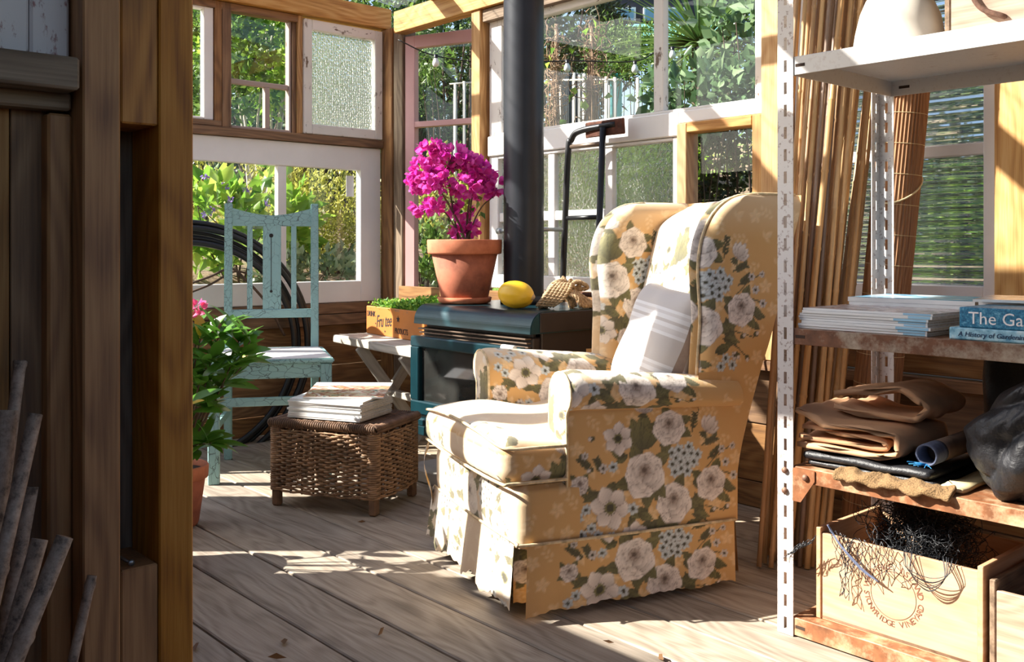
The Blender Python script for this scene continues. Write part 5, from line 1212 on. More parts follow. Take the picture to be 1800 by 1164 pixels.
CV = thing('canvas_cloth', 'thick folded tan canvas cloth lying on the black tarpaulin', 'cloth', (2.05, 1.07, Z2+.04))
def ribbon(name, prof, th, x0, x1, mat, parent, wav=.004, seed=1, skew=0.0):
    """sheet folded along a (y,z) profile, running back along x"""
    c = catmull([(p[0], p[1], 0) for p in prof], 10)[:, :2]; T = np.gradient(c, axis=0); T /= np.linalg.norm(T, axis=1)[:, None]; N = np.stack([-T[:, 1], T[:, 0]], -1)
    loop = np.concatenate([c+N*th/2, (c-N*th/2)[::-1]]); m = len(loop); k = 22; V = []
    for i in range(k):
        u = i/(k-1); x = x0+(x1-x0)*u
        for j, (y, z) in enumerate(loop):
            jj = min(j, m-1-j); w = wav*(math.sin(x*60+jj*.35+seed)+.6*math.sin(x*140+jj*.2+seed*2)); V.append((x+.008*math.sin(jj*.4+seed)+.6*w, y+skew*u+w*.6, z+w*.7))
    Fq = [(i*m+j, i*m+(j+1) % m, (i+1)*m+(j+1) % m, (i+1)*m+j) for i in range(k-1) for j in range(m)]+[tuple(range(m))[::-1], tuple((k-1)*m+j for j in range(m))]
    o = mk(name, V, Fq, mat, parent, True); return o
zc = Z2+.040
ribbon('outer_fold', [(1.212, zc+.008), (1.12, zc+.008), (1.02, zc+.007), (.985, zc+.014), (.968, zc+.034), (.985, zc+.056), (1.03, zc+.062), (1.12, zc+.060), (1.17, zc+.070), (1.208, zc+.088)], .011, 1.94, 2.17, M['canvas'], CV, .0022, 1)
ribbon('inner_fold', [(1.208, zc+.024), (1.14, zc+.022), (1.04, zc+.022), (1.0, zc+.032), (1.03, zc+.044), (1.12, zc+.042), (1.205, zc+.050)], .009, 1.955, 2.16, M['canvas'], CV, .0035, 4)
ribbon('top_fold', [(1.17, zc+.088), (1.08, zc+.080), (.99, zc+.080), (.955, zc+.098), (.965, zc+.126), (1.02, zc+.140), (1.09, zc+.130), (1.165, zc+.118)], .012, 2.03, 2.21, M['canvas'], CV, .003, 7)
RT_ = thing('cloth_roll', 'rolled grey cloth with a frayed blue end beside the tan canvas', 'cloth', (2.05, .93, Z2+.06))
p0 = np.array([1.965, .920, Z2+.064]); p1 = np.array([2.20, .918, Z2+.070])
sp_ = []
for k in range(5):
    r = .022-.0035*k; sp_.append([(r, 0), (r, .012)])
tubes('roll', [[p0+(p1-p0)*t for t in np.linspace(.2, 1, 10)]], .023, plain('taupe_cloth', srgb(120, 100, 88), .9, 0, .2, 40, .3), RT_, 18)
V, Fq = tube_arrays([p0+(p1-p0)*t for t in np.linspace(0, .22, 6)], .0235, 18); o_ = mk_np('frayed_end', V, Fq, M['denim'], RT_, True); md = o_.modifiers.new('t', 'SOLIDIFY'); md.thickness = .004
fr = [[p0+np.array([0, 0, -.018]), p0+np.array([-.01+rng.uniform(-.01, .01), rng.uniform(-.02, .04), -.020+rng.uniform(-.004, .004)])] for _ in range(14)]
tubes('frayed_threads', fr, .0009, M['blue_cord'], RT_, 4)
PB = thing('paper_bag', 'flattened cream paper bags peeping out beside the black tarpaulin', 'bag', (2.05, .92, Z2))
lump_obj('bag', (1.945, .838, Z2+.002), (2.15, .886, Z2+.012), .003, d_can(.003, 40, 3), M['cream_paper'], PB); 
HS = thing('hessian_sack', 'crumpled hessian sack hanging over the rusty shelf edge', 'sack', (1.96, .98, Z2))
def d_sack(P):
    y = P[..., 1]; P[..., 2] += nz3(P, 75, 2)*.005+nz3(P, 190, 5)*.0018-.012*np.clip((1.945-P[..., 0])/.04, 0, 1); P[..., 0] += nz3(P, 50, 6)*.006; return P
lump_obj('sack', (1.902, .845, Z2+.003), (1.944, 1.10, Z2+.018), .006, d_sack, M['hessian'], HS, .004)
BB = thing('black_bag', 'bulging black woven plastic bag on the rusty lower shelf', 'bag', (2.08, .68, Z2))
def d_bag(P):
    c = np.array([2.08, .66, Z2+.12]); d = P-c; n = np.linalg.norm(d, axis=-1, keepdims=True)
    fold = np.abs(np.sin(P[..., 2]*26+P[..., 1]*20+2*nz3(P, 12, 3)))**.5
    amp = nz3(P, 18, 1)*.014+nz3(P, 42, 5)*.007+(fold-.6)*.018+np.abs(nz3(P, 70, 9))*.005
    P = P+d/n*amp[..., None]
    top = np.clip((P[..., 2]-(Z2+.13))/.12, 0, 1); P[..., 1] -= top*.05*(P[..., 1]-.66)/.15; P[..., 1] += -.03*top; P[..., 2] = np.maximum(P[..., 2], Z2+.003); return P
lump_obj('bag_body', (1.915, .50, Z2+.002), (2.24, .835, Z2+.255), .10, d_bag, M['tarp'], BB, .006)
def d_flap(P):
    P[..., 0] += nz3(P, 20, 8)*.01; P[..., 1] += .06*(P[..., 2]-Z2-.12)*-1+nz3(P, 16, 3)*.008; return P
lump_obj('rear_fold', (2.25, .56, Z2+.002), (2.37, .93, Z2+.27), .03, d_flap, M['tarp'], BB, .01)
# level 1: vineyard crate with netting, second crate
M['crate'] = wood('pale_crate_pine', srgb(182, 134, 96), srgb(206, 160, 122), srgb(218, 178, 142), .15, .65, .7, .1)
M['stamp'] = plain('faded_brown_stamp', srgb(120, 78, 58), .8, 0, .25, 60)
WC = thing('wine_crate', 'pale wine crate with a round vineyard stamp holding black netting', 'crate', (2.08, .985, Z1))
cx0, cyA, cyB, cz0, cz1 = 1.962, 1.166, .806, Z1+.0005, .236
box('front_panel', (cx0, cyB+.008, cz0), (cx0+.010, cyA-.008, cz1), M['crate'], WC, 'y', .0015); box('back_panel', (cx0+.26, cyB+.008, cz0), (cx0+.27, cyA-.008, cz1), M['crate'], WC, 'y', .0015)
for y in (cyA-.008, cyB-.004): box('end_panel', (cx0-.004, y, cz0), (cx0+.274, y+.012, cz1+.012), M['crate'], WC, 'x', .0015)
box('base', (cx0, cyB+.008, cz0), (cx0+.26, cyA-.008, cz0+.008), M['crate'], WC, 'y', 0)
def arc_text(body, cy, cz, R, a0, a1, size, inward, par):
    Vs, Fs, o = [], [], 0; n = len(body)
    for i, ch in enumerate(body):
        if ch == ' ': continue
        V, Fc = text_arrays(ch, size, .0002); V[:, 0] -= (V[:, 0].max()+V[:, 0].min())/2
        a = a0+(a1-a0)*i/(n-1)          # angle measured clockwise from the top, right is -Y
        up = Vector((0, -math.sin(a), math.cos(a))); rt_ = Vector((0, -math.cos(a), -math.sin(a)))
        if inward: up, rt_ = -up, -rt_
        base_ = Vector((cx0-.0006, cy, cz))+Vector((0, -math.sin(a), math.cos(a)))*(R if not inward else R+size*.7)
        for v in V: Vs.append(base_+rt_*v[0]+up*v[1]+Vector((-1, 0, 0))*v[2])
        Fs += [tuple(k+o for k in f) for f in Fc]; o += len(V)
    return mk('stamp_lettering', Vs, Fs, M['stamp'], par)
sy_, sz_ = .990, .140
arc_text('WAIHEKE ISLAND', sy_, sz_, .054, math.radians(-78), math.radians(78), .0185, False, WC)
arc_text('STONYRIDGE VINEYARD', sy_, sz_, .054, math.radians(262), math.radians(98), .0175, True, WC)
tubes('stamp_ring', [[(cx0-.0004, sy_+math.cos(t)*.050, sz_+math.sin(t)*.050) for t in np.linspace(0, 6.28, 60)][:-1]], .0006, M['stamp'], WC, 4, True)
W2 = thing('slat_crate', 'second pale crate beside the stamped wine crate', 'crate', (2.08, .6, Z1))
box('front_panel', (cx0+.005, .44, cz0), (cx0+.017, .782, .205), M['boxwood'], W2, 'y', .002); box('back_panel', (cx0+.25, .44, cz0), (cx0+.262, .782, .205), M['boxwood'], W2, 'y', .002)
for y in (.782, .428): box('end_panel', (cx0+.003, y, cz0), (cx0+.264, y+.012, .225), M['old'], W2, 'x', .002)
box('base', (cx0+.006, .44, cz0), (cx0+.25, .782, cz0+.008), M['boxwood'], W2, 'y', 0)
M['net'] = plain('black_netting', srgb(30, 32, 36), .4, 0, .2)
NTG = thing('netting', 'tangled black garden netting spilling from the wine crate', 'netting', (2.08, .98, .15))
wires = []
def tangle(c, R, n, seg=14, s=.02):
    for _ in range(n):
        p = np.array(c)+rng.uniform(-1, 1, 3)*np.array(R)*.8; d = rng.normal(size=3); d /= np.linalg.norm(d); pts = [p]
        for k in range(seg):
            d = d+rng.normal(size=3)*.55-(pts[-1]-np.array(c))/np.array(R)*.35; d /= np.linalg.norm(d); pts.append(pts[-1]+d*s*.6)
        wires.append(np.array(pts))
tangle((2.09, .985, .17), (.11, .15, .09), 420); tangle((2.08, .98, .27), (.10, .13, .035), 240); tangle((2.02, .93, .255), (.04, .06, .03), 90, 14, .016); tangle((2.10, .64, .19), (.10, .12, .045), 200)
def netpatch(p0, e1, e2, nu, nv, sagf, jit=.003):
    p0 = np.array(p0); e1 = np.array(e1); e2 = np.array(e2); G = np.zeros((nu, nv, 3))
    for i in range(nu):
        for j in range(nv): G[i, j] = p0+e1*(i+.5*(j % 2))/(nu-1)+e2*j/(nv-1)+sagf(i/(nu-1), j/(nv-1))+rng.normal(size=3)*jit
    for j in range(nv-1):
        for i in range(nu):
            wires.append(np.array([G[i, j], G[i, j+1]])); k = i+1 if j % 2 else i-1
            if 0 <= k < nu: wires.append(np.array([G[i, j], G[k, j+1]]))
xf = cx0-.012
netpatch((xf, 1.135, .250), (0, -.14, 0), (-.004, -.02, -.06), 10, 6, lambda u, v: np.array([0, 0, -.028*math.sin(math.pi*u)*v]))
netpatch((xf, 1.10, .245), (0, -.022, 0), (-.01, .005, -.13), 4, 12, lambda u, v: np.array([0, 0, 0]))
netpatch((xf-.02, 1.195, .205), (0, -.05, .035), (-.01, .03, -.03), 8, 5, lambda u, v: np.array([-.01, 0, 0]))
for k in range(9):
    q = k*.004+rng.normal()*.003; wires.append(catmull([np.array([xf+.01, .97-q+rng.normal()*.006, .245]), np.array([xf-.012, .95-q*.5, .215-q*.5]), np.array([xf-.014, .90, .205-q*.9]), np.array([xf-.012, .862+q*.3, .222-q*.4]), np.array([xf+.01, .855+q, .25])], 6))
tubes('strands', wires, .00085, M['net'], NTG, 3, False, 'stuff')
for k in range(3): tubes('cord', [catmull([np.array([xf-.004+.002*k, 1.135, .262]), np.array([xf-.010, 1.10, .225+.002*k]), np.array([xf-.012, 1.05, .185+.003*k]), np.array([xf-.010, 1.01, .168])], 8)], .0013, M['denim'], NTG, 4)
# ------------------------------------------------------------------ bamboo canes behind the shelf, in the foreground; rolled blind
def cane_mat():
    t = NT('bamboo_cane'); oi = t.n('ShaderNodeObjectInfo').outputs['Random']; v = t.obj()
    c = t.ramp(oi, [(0, srgb(206, 160, 104)), (.35, srgb(222, 184, 132)), (.6, srgb(200, 160, 116)), (.75, srgb(150, 128, 112)), (1, srgb(128, 112, 104))])
    n1 = t.noise(t.scale(v, (3, 40, 40)), 4, 5); c = t.mix(t.ramp(n1, [(.4, BW(0)), (.75, BW(.5))]), c, srgb(110, 84, 64)); return t.end(t.bsdf(c, .5, 0, t.bump(n1, .1, .002)))
M['cane'] = cane_mat()
t = NT('mottled_old_cane'); v = t.obj(); M['cane_old'] = t.end(t.bsdf(t.ramp(t.noise(v, 60, 6, .75), [(.34, srgb(84, 68, 58)), (.5, srgb(154, 132, 116)), (.7, srgb(188, 166, 148))]), .7))
def cane(p0, p1, r, label, group, mat, bend=.0):
    p0 = Vector(p0); p1 = Vector(p1); m, L = frame_of(p0, p1, (0, 0, 1) if abs((p1-p0).normalized().z) < .95 else (1, 0, 0)); pts, rr_ = [], []
    s_ = -L/2; off = Vector((random.uniform(-1, 1), random.uniform(-1, 1), 0)).normalized()*bend
    nodes = []; x = -L/2+random.uniform(.03, .15)
    while x < L/2: nodes.append(x); x += random.uniform(.13, .22)
    xs = sorted(set([-L/2, L/2]+[n+d for n in nodes for d in (-.006, -.002, .002, .006) if -L/2 < n+d < L/2]+list(np.linspace(-L/2, L/2, 7)[1:-1])))
    for x in xs:
        k = min((abs(x-n) for n in nodes), default=1); rr_.append(r*(1.16 if k < .003 else 1.0)*(1-.12*(x/L+.5))); t = x/L+.5; b = 4*t*(1-t); pts.append((x, off.x*b, off.y*b))
    V, Fq = tube_arrays(pts, rr_, 9); n = len(pts); faces = [tuple(f) for f in Fq.tolist()]+[tuple(range(8, -1, -1)), tuple((n-1)*9+k for k in range(9))]
    o = mk('bamboo_cane', V, faces, mat, None, True, m); return tag(o, label, 'cane', group)
GC = 'bamboo canes bundled behind the shelf'
nC = 34
def seg_dist(a0, a1, b0, b1):
    t = np.linspace(0, 1, 40)[:, None]; A_ = a0+(a1-a0)*t; d = b1-b0; u = np.clip(((A_-b0)@d)/(d@d), 0, 1)[:, None]; return np.linalg.norm(A_-(b0+d*u), axis=1).min()
placed = []
def clear_of(p, q, r, gap=.002): return all(seg_dist(np.array(p), np.array(q), a, b) > r+rr2+gap for a, b, rr2 in placed)
placed.append((np.array([2.585, 1.40, .003]), np.array([2.635, 1.275, 1.50]), .067))      # the rolled blind stands here
for k in range(nC):
    u = k/(nC-1)
    for tries in range(400):
        w = 1+tries/150; bx_ = 1338+92*u+random.uniform(-9, 9)*w; dB = 2.62+.15*random.random(); rx = ray(bx_, 900); b = Vector((rx[0]*dB, rx[1]*dB, .004))
        tx = 1404+150*u+random.uniform(-10, 10)*w; dT = 2.70+.15*random.random(); tp = ond(tx, -90-random.uniform(0, 80), dT); r = random.uniform(.0066, .0115)
        tp.x = min(tp.x, 2.705); tp.y = max(tp.y, 1.285); b.y = max(b.y, 1.29)
        if clear_of(b, tp, r*1.16): break
    else: continue
    placed.append((np.array(b), np.array(tp), r*1.16))
    cane(b, tp, r, 'long bamboo cane leaning in the bundle behind the slotted shelf', GC, M['cane'], .001)
placed.clear()
for k, (tx, ty, bx_, by, r) in enumerate(((36, 634, -6, 960, .0075), (14, 722, -30, 1090, .012), (62, 728, 0, 1000, .0085), (55, 856, -14, 1240, .0090), (70, 948, -20, 1260, .0090), (114, 944, -30, 1300, .0092), (162, 1012, 90, 1330, .0062))):
    for dd in np.arange(0, .30, .006):
        T = ond(tx, ty, 1.08-dd); dr_ = ond(bx_, by, 1.03-dd)-T; q = T+dr_*(T.z-.003)/(-dr_.z)
        if clear_of(q, T, r*1.16): break
    placed.append((np.array(q), np.array(T), r*1.16))
    lb = ('tall split bamboo offcut leaning on the dark boards', 'wide grey bamboo cane leaning on the dark boards beside a split offcut', 'short mottled bamboo cane beside the wide grey one', 'mottled bamboo cane with a ragged broken tip', 'speckled bamboo cane with a hollow end leaning beside a smooth one', 'smooth thick bamboo cane with a clean hollow cut end', 'thin short bamboo cane standing against the framing studs')[k]
    cane(q, T, r, lb, None, M['cane_old'])
BR = thing('bamboo_blind', 'rolled up bamboo blind standing behind the shelf', 'blind', (2.60, 1.36, 0))
bb = Vector((2.585, 1.40, .003)); bt = Vector((2.635, 1.275, 1.50)); M['reed_cane'] = wood('thin_reeds', srgb(112, 78, 54), srgb(160, 116, 82), srgb(186, 144, 106), 0, .7, 3)
m_, L_ = frame_of(bb, bt, (1, 0, 0)); V, Fc = [], []; ns = 84
for i, x in enumerate((-L_/2, L_/2)):
    for k in range(ns): a = 2*math.pi*k/ns; r = .062*(1+(.035 if k % 2 else -.02)); V.append((x, r*math.cos(a), r*math.sin(a)))
Fc = [(k, (k+1) % ns, ns+(k+1) % ns, ns+k) for k in range(ns)]+[tuple(range(ns-1, -1, -1)), tuple(range(ns, 2*ns))]
mk('reed_roll', V, Fc, M['reed_cane'], BR, False, m_)
for x in np.arange(-.6, .75, .085): tubes('binding', [[m_ @ Vector((x, math.cos(t)*.0642, math.sin(t)*.0642)) for t in np.linspace(0, 6.28, 28)][:-1]], .0008, M['cream_paper'], BR, 4, True)
for x in (.60, .30): tubes('cord', [[m_ @ Vector((x+.05*math.sin(t), math.cos(t)*.066, math.sin(t)*.066)) for t in np.linspace(0, 6.28, 28)][:-1]], .0028, M['cream_paper'], BR, 5, True)
s0 = onx(1322, 640, 2.70); cane(Vector((2.52, onz(1347, 872, 0.05).y+.03, .003)), Vector((2.715, s0.y, .60)), .0045, 'thin dark stick leaning on the wall boards behind the armchair', None, plain('dark_stick', srgb(84, 62, 46), .8))
# ------------------------------------------------------------------ the garden outside
def gz(x, y):
    s = np.maximum(0, np.maximum(y-4.35, x-3.05)); return np.minimum(.62*s, .72)+.16*np.maximum(0, s-1.3)-.02
xs = np.concatenate([np.linspace(-1.5, 3.05, 24), np.linspace(3.15, 9, 60), np.linspace(9.4, 34, 40)]); ys = np.concatenate([np.linspace(-8, 4.3, 50), np.linspace(4.4, 10, 60), np.linspace(10.4, 34, 40)])
X_, Y_ = np.meshgrid(xs, ys, indexing='ij'); Z_ = gz(X_, Y_)+.03*np.sin(X_*3.1+Y_*1.3)*np.minimum(1, np.maximum(0, np.maximum(X_-3.2, Y_-4.5)))
nx_, ny_ = len(xs), len(ys); i = np.arange(nx_-1)[:, None]; j = np.arange(ny_-1)[None]
q = np.stack([i*ny_+j, (i+1)*ny_+j, (i+1)*ny_+j+1, i*ny_+j+1], -1).reshape(-1, 4)
cx_ = X_[:-1, :-1].ravel(); cy_ = Y_[:-1, :-1].ravel(); keep = (cx_ > 2.99) | (cy_ > 4.29); q = q[keep]
t = NT('garden_earth'); v = t.obj(False); n1 = t.noise(v, 1.3, 5); n2 = t.noise(v, 24, 6, .7)
c = t.mix(t.ramp(n1, [(.48, BW(0)), (.60, BW(1))]), t.ramp(n2, [(.3, srgb(86, 66, 52)), (.7, srgb(170, 146, 120))]), t.ramp(n2, [(.3, srgb(70, 96, 36)), (.7, srgb(130, 160, 66))]))
M['earth'] = t.end(t.bsdf(c, .95, 0, t.bump(n2, .8, .03)))
gr = mk_np('ground', np.stack([X_, Y_, Z_], -1).reshape(-1, 3), q, M['earth'], None, True); tag(gr, kind='structure')
def LMt(name, *cols, **k): return leafmat(name, [srgb(*c) for c in cols], **k)
M['l_dark'] = LMt('dark_evergreen_leaf', (24, 40, 24), (42, 62, 34), (66, 86, 46)); M['l_mid'] = LMt('mid_green_leaf', (56, 86, 36), (92, 124, 52), (130, 156, 76))
M['l_bright'] = LMt('sunny_green_leaf', (84, 130, 40), (134, 174, 62), (184, 206, 92), trans=.5); M['l_yellow'] = LMt('yellow_green_leaf', (130, 136, 52), (180, 178, 80), (214, 208, 120), trans=.45)
M['l_grey'] = LMt('grey_green_leaf', (88, 112, 84), (132, 152, 118), (176, 190, 160)); M['l_lime'] = LMt('lime_leaf', (110, 150, 40), (150, 190, 56), (190, 216, 90), trans=.5)
M['l_gloss'] = LMt('broad_glossy_leaf', (62, 92, 60), (104, 134, 92), (150, 172, 130), rough=.25); M['purple'] = LMt('purple_petal', (120, 96, 170), (150, 126, 196))
M['bark'] = plain('pale_bark', srgb(186, 176, 160), .8, 0, .3, 12); M['darkbark'] = plain('dark_bark', srgb(78, 62, 50), .9, 0, .3, 12)
def gpt(px, py, d): return np.array(ond(px, py, d))
def bush(name, label, cat, c, R, n, L, Wd, mat, group=None, clumps=46, spread=.17, trunk=True, up=.3, bark='darkbark', nstem=5, parts=None):
    c = np.asarray(c, float); g = max(0, float(gz(c[0], c[1]))); t = thing(name, label, cat, (c[0], c[1], g), group)
    cloud('foliage', c, R, n, L, Wd, mat, t, clumps, spread, up)
    if trunk:
        ps = []
        for k in range(nstem):
            a = k*2.4; b = np.array([c[0]+.04*math.cos(a), c[1]+.04*math.sin(a), g-.02]); e = c+np.array([math.cos(a)*R[0]*.55, math.sin(a)*R[1]*.55, R[2]*.35]); ps.append(catmull([b, (b+e)/2+rng.normal(size=3)*.05, e], 5))
        r0 = max(.006, .03*R[2]); tubes('stems', ps, [list(np.linspace(r0, r0*.3, len(p))) for p in ps], M[bark], t, 5)
    return t
# --- beyond the left wall
def at(px, py, Y): return np.array(ony(px, py, Y))
bush('yellow_shrub', 'yellow-green fine-leaved shrub on the earth bank outside the white window', 'shrub', at(585, 385, 5.75), (.50, .40, .36), 5200, .035, .018, M['l_yellow'], None, 120, .10, up=.9)
bush('yellow_shrub', 'yellow-tipped upright shrub behind the purple-flowered plant', 'shrub', at(400, 330, 6.1), (.62, .4, .32), 4200, .036, .017, M['l_yellow'], None, 90, .10, up=1.4)
bush('broadleaf_plant', 'broad soft-leaved plant with purple flowers outside the white window', 'plant', at(415, 385, 5.45), (.50, .26, .25), 700, .12, .075, M['l_bright'], None, 60, .14, up=.6)
bush('broadleaf_plant', 'low grey-green leafy plant at the foot of the earth bank', 'plant', at(560, 478, 5.2), (.34, .16, .09), 420, .07, .04, M['l_grey'], None, 40, .2, up=.8)
fl_ = thing('purple_flowers', 'small purple blooms among the broad leaves outside the white window', 'flowers', at(415, 350, 5.2))
for (px, py) in ((362, 312), (372, 370), (396, 328), (405, 352), (432, 335), (468, 358), (360, 378)):
    P = np.repeat(at(px, py, 5.18)[None], 10, 0)+rng.normal(size=(10, 3))*.008; V, Ft = leaf_arrays(P, .022, .016, rng.normal(size=(10, 3))); mk_np('flower', V, Ft, M['purple'], fl_)
tr = bush('garden_tree', 'sunlit yellow-green tree seen through the weathered sash', 'tree', at(452, 62, 7.6), (.62, .6, .62), 2600, .085, .058, M['l_bright'], None, 60, .14, True, .1, 'bark', 6)
bush('garden_tree', 'dense dark tree behind the sunlit yellow-green one', 'tree', at(470, 175, 8.6), (1.2, .8, .85), 3800, .09, .05, M['l_dark'], None, 60, .16)
bush('garden_tree', 'mid green tree beyond the pebbled window', 'tree', at(600, 120, 8.2), (1.0, .8, 1.0), 3400, .08, .045, M['l_mid'], None, 60, .15)
bush('garden_tree', 'bright leafy tree beyond the first white upper sash', 'tree', at(350, 90, 7.0), (.45, .5, .8), 1800, .08, .05, M['l_mid'], None, 50, .15)
# --- seen through the pink casement
bush('garden_tree', 'feathery dark conifer seen through the pink casement', 'tree', gpt(775, 130, 7.6), (.55, .5, .75), 4200, .07, .016, M['l_dark'], None, 70, .12, True, -.4)
bush('garden_tree', 'light feathery conifer bough beside the dark one', 'tree', gpt(740, 105, 6.4), (.14, .2, .16), 500, .06, .014, M['l_mid'], None, 20, .14, True, -.5)
bush('yellow_shrub', 'yellow-green shrub glowing below the bougainvillea', 'shrub', gpt(765, 360, 5.6), (.30, .28, .32), 2600, .036, .02, M['l_yellow'], None, 60, .12, up=.8)
bush('broadleaf_plant', 'mid green leafy plant low behind the pink casement', 'plant', gpt(760, 450, 5.3), (.26, .2, .14), 700, .06, .035, M['l_mid'], None, 40, .16, up=.6)
# --- beyond the right wall
bush('conifer', 'big dark conifer behind the garden stakes', 'tree', gpt(985, 50, 9.0), (.58, .58, .9), 5200, .085, .026, M['l_dark'], None, 90, .13)
bush('conifer', 'dark conifer beside the house with white windows', 'tree', gpt(1068, 88, 9.6), (.30, .34, .38), 2200, .085, .026, M['l_dark'], None, 60, .14)
bush('round_shrub', 'olive green rounded shrub behind the teal door', 'shrub', gpt(1078, 92, 7.2), (.24, .22, .20), 1700, .04, .018, M['l_mid'], None, 40, .16)
bush('round_shrub', 'rounded shrub between the mullion and the teal door', 'shrub', gpt(1132, 100, 7.0), (.20, .2, .24), 1500, .04, .018, M['l_mid'], None, 40, .16)
bush('twiggy_shrub', 'tangled olive shrub beneath the cabbage tree', 'shrub', gpt(1205, 105, 6.2), (.28, .3, .22), 1500, .05, .018, M['l_mid'], None, 40, .18)
bush('griselinia', 'broad-leaved grey-green shrub at the edge of the upper window', 'shrub', gpt(1308, 85, 4.5), (.17, .2, .30), 300, .085, .055, M['l_gloss'], None, 50, .13)
bush('griselinia', 'broad-leaved glossy shrub below the cabbage tree', 'shrub', gpt(1235, 168, 4.4), (.30, .25, .13), 420, .075, .048, M['l_gloss'], None, 60, .16)
bush('lime_bush', 'lime green bush glowing behind the rippled glass', 'shrub', gpt(1135, 320, 4.9), (.40, .3, .22), 1800, .06, .035, M['l_lime'], None, 60, .15)
bush('lime_bush', 'lower lime green plant behind the rippled glass panes', 'shrub', gpt(1040, 390, 4.9), (.30, .3, .14), 900, .05, .03, M['l_lime'], None, 50, .15)
bush('garden_tree', 'dark leafy tree outside the pine framed window', 'tree', gpt(1250, 285, 4.7), (.14, .2, .36), 1500, .045, .028, M['l_dark'], None, 40, .16)
bush('garden_tree', 'dark shrub beyond the reeded window', 'tree', gpt(1620, 300, 4.3), (.34, .4, .55), 1800, .07, .04, M['l_dark'], None, 50, .15)
bush('lime_bush', 'green bush low beyond the reeded window', 'shrub', gpt(1690, 430, 4.0), (.30, .3, .20), 900, .06, .04, M['l_bright'], None, 40, .15)
# tree line
GT = 'trees along the garden boundary'
for k, px in enumerate((60, 140, 220, 300, 400, 500, 600, 690, 770, 850, 930, 1400, 1470, 1520, 1650, 1800)):
    d = 12.5+1.2*(k % 3); c = gpt(px, 190, d); bush('boundary_tree', 'tall evergreen in the tree line behind the garden', 'tree', (c[0], c[1], max(2.6, c[2])), (1.15, 1.15, 2.1), 2600, .17, .085, M['l_dark'] if k % 3 else M['l_mid'], GT, 60, .14)
# cabbage tree and flax: strap leaves
def straps(name, P, D, L, Wd, mat, parent, droop, seg=6):
    Vs, Fs, o = [], [], 0
    for p, d, l, w, dr in zip(P, D, L, Wd, droop):
        d = d/np.linalg.norm(d); s = np.cross(d, [0, 0, 1.]); s /= np.linalg.norm(s)+1e-9; pts = []
        for i in range(seg+1):
            t = i/seg; c = p+d*l*t+np.array([0, 0, -dr*l*t*t]); ww = w*(1-t**2.2)+.0004; pts += [c-s*ww, c+np.array([0, 0, -.25*w]), c+s*ww]
        Vs += pts
        for i in range(seg):
            a = o+3*i; Fs += [(a, a+1, a+4, a+3), (a+1, a+2, a+5, a+4)]
        o += 3*(seg+1)
    return tag(mk_np(name, np.array(Vs), np.array(Fs), mat, parent, True), kind='stuff')
M['l_cord'] = LMt('cabbage_tree_leaf', (44, 74, 34), (80, 112, 52), (128, 152, 84)); M['l_flax'] = LMt('flax_blade', (150, 150, 60), (196, 180, 80), (120, 130, 60))
hd = gpt(1232, 78, 5.6); CT = thing('cabbage_tree', 'spiky cabbage tree with long strap leaves outside the upper window', 'tree', (hd[0], hd[1], float(gz(hd[0], hd[1]))))
n = 150; D = rng.normal(size=(n, 3)); D[:, 2] = np.abs(D[:, 2])*1.2-.25; straps('leaves', np.repeat(hd[None], n, 0), D, rng.uniform(.42, .62, n), rng.uniform(.010, .016, n), M['l_cord'], CT, rng.uniform(.05, .3, n))
tubes('trunk', [[(hd[0], hd[1], float(gz(hd[0], hd[1]))-.05), tuple(hd)]], [[.06, .05]], M['darkbark'], CT, 10)
fx = gpt(1110, 225, 5.0); FX = thing('flax', 'yellow-green flax with upright sword leaves by the teal door', 'plant', (fx[0], fx[1], float(gz(fx[0], fx[1]))))
fb = np.array([fx[0], fx[1], float(gz(fx[0], fx[1]))]); n = 40; D = rng.normal(size=(n, 3))*.32; D[:, 2] = 1; hgt = fx[2]-fb[2]
straps('leaves', np.repeat(fb[None], n, 0)+rng.normal(size=(n, 3))*[.05, .05, 0], D, rng.uniform(hgt*.85, hgt+.30, n), rng.uniform(.010, .018, n), M['l_flax'], FX, rng.uniform(0, .12, n))
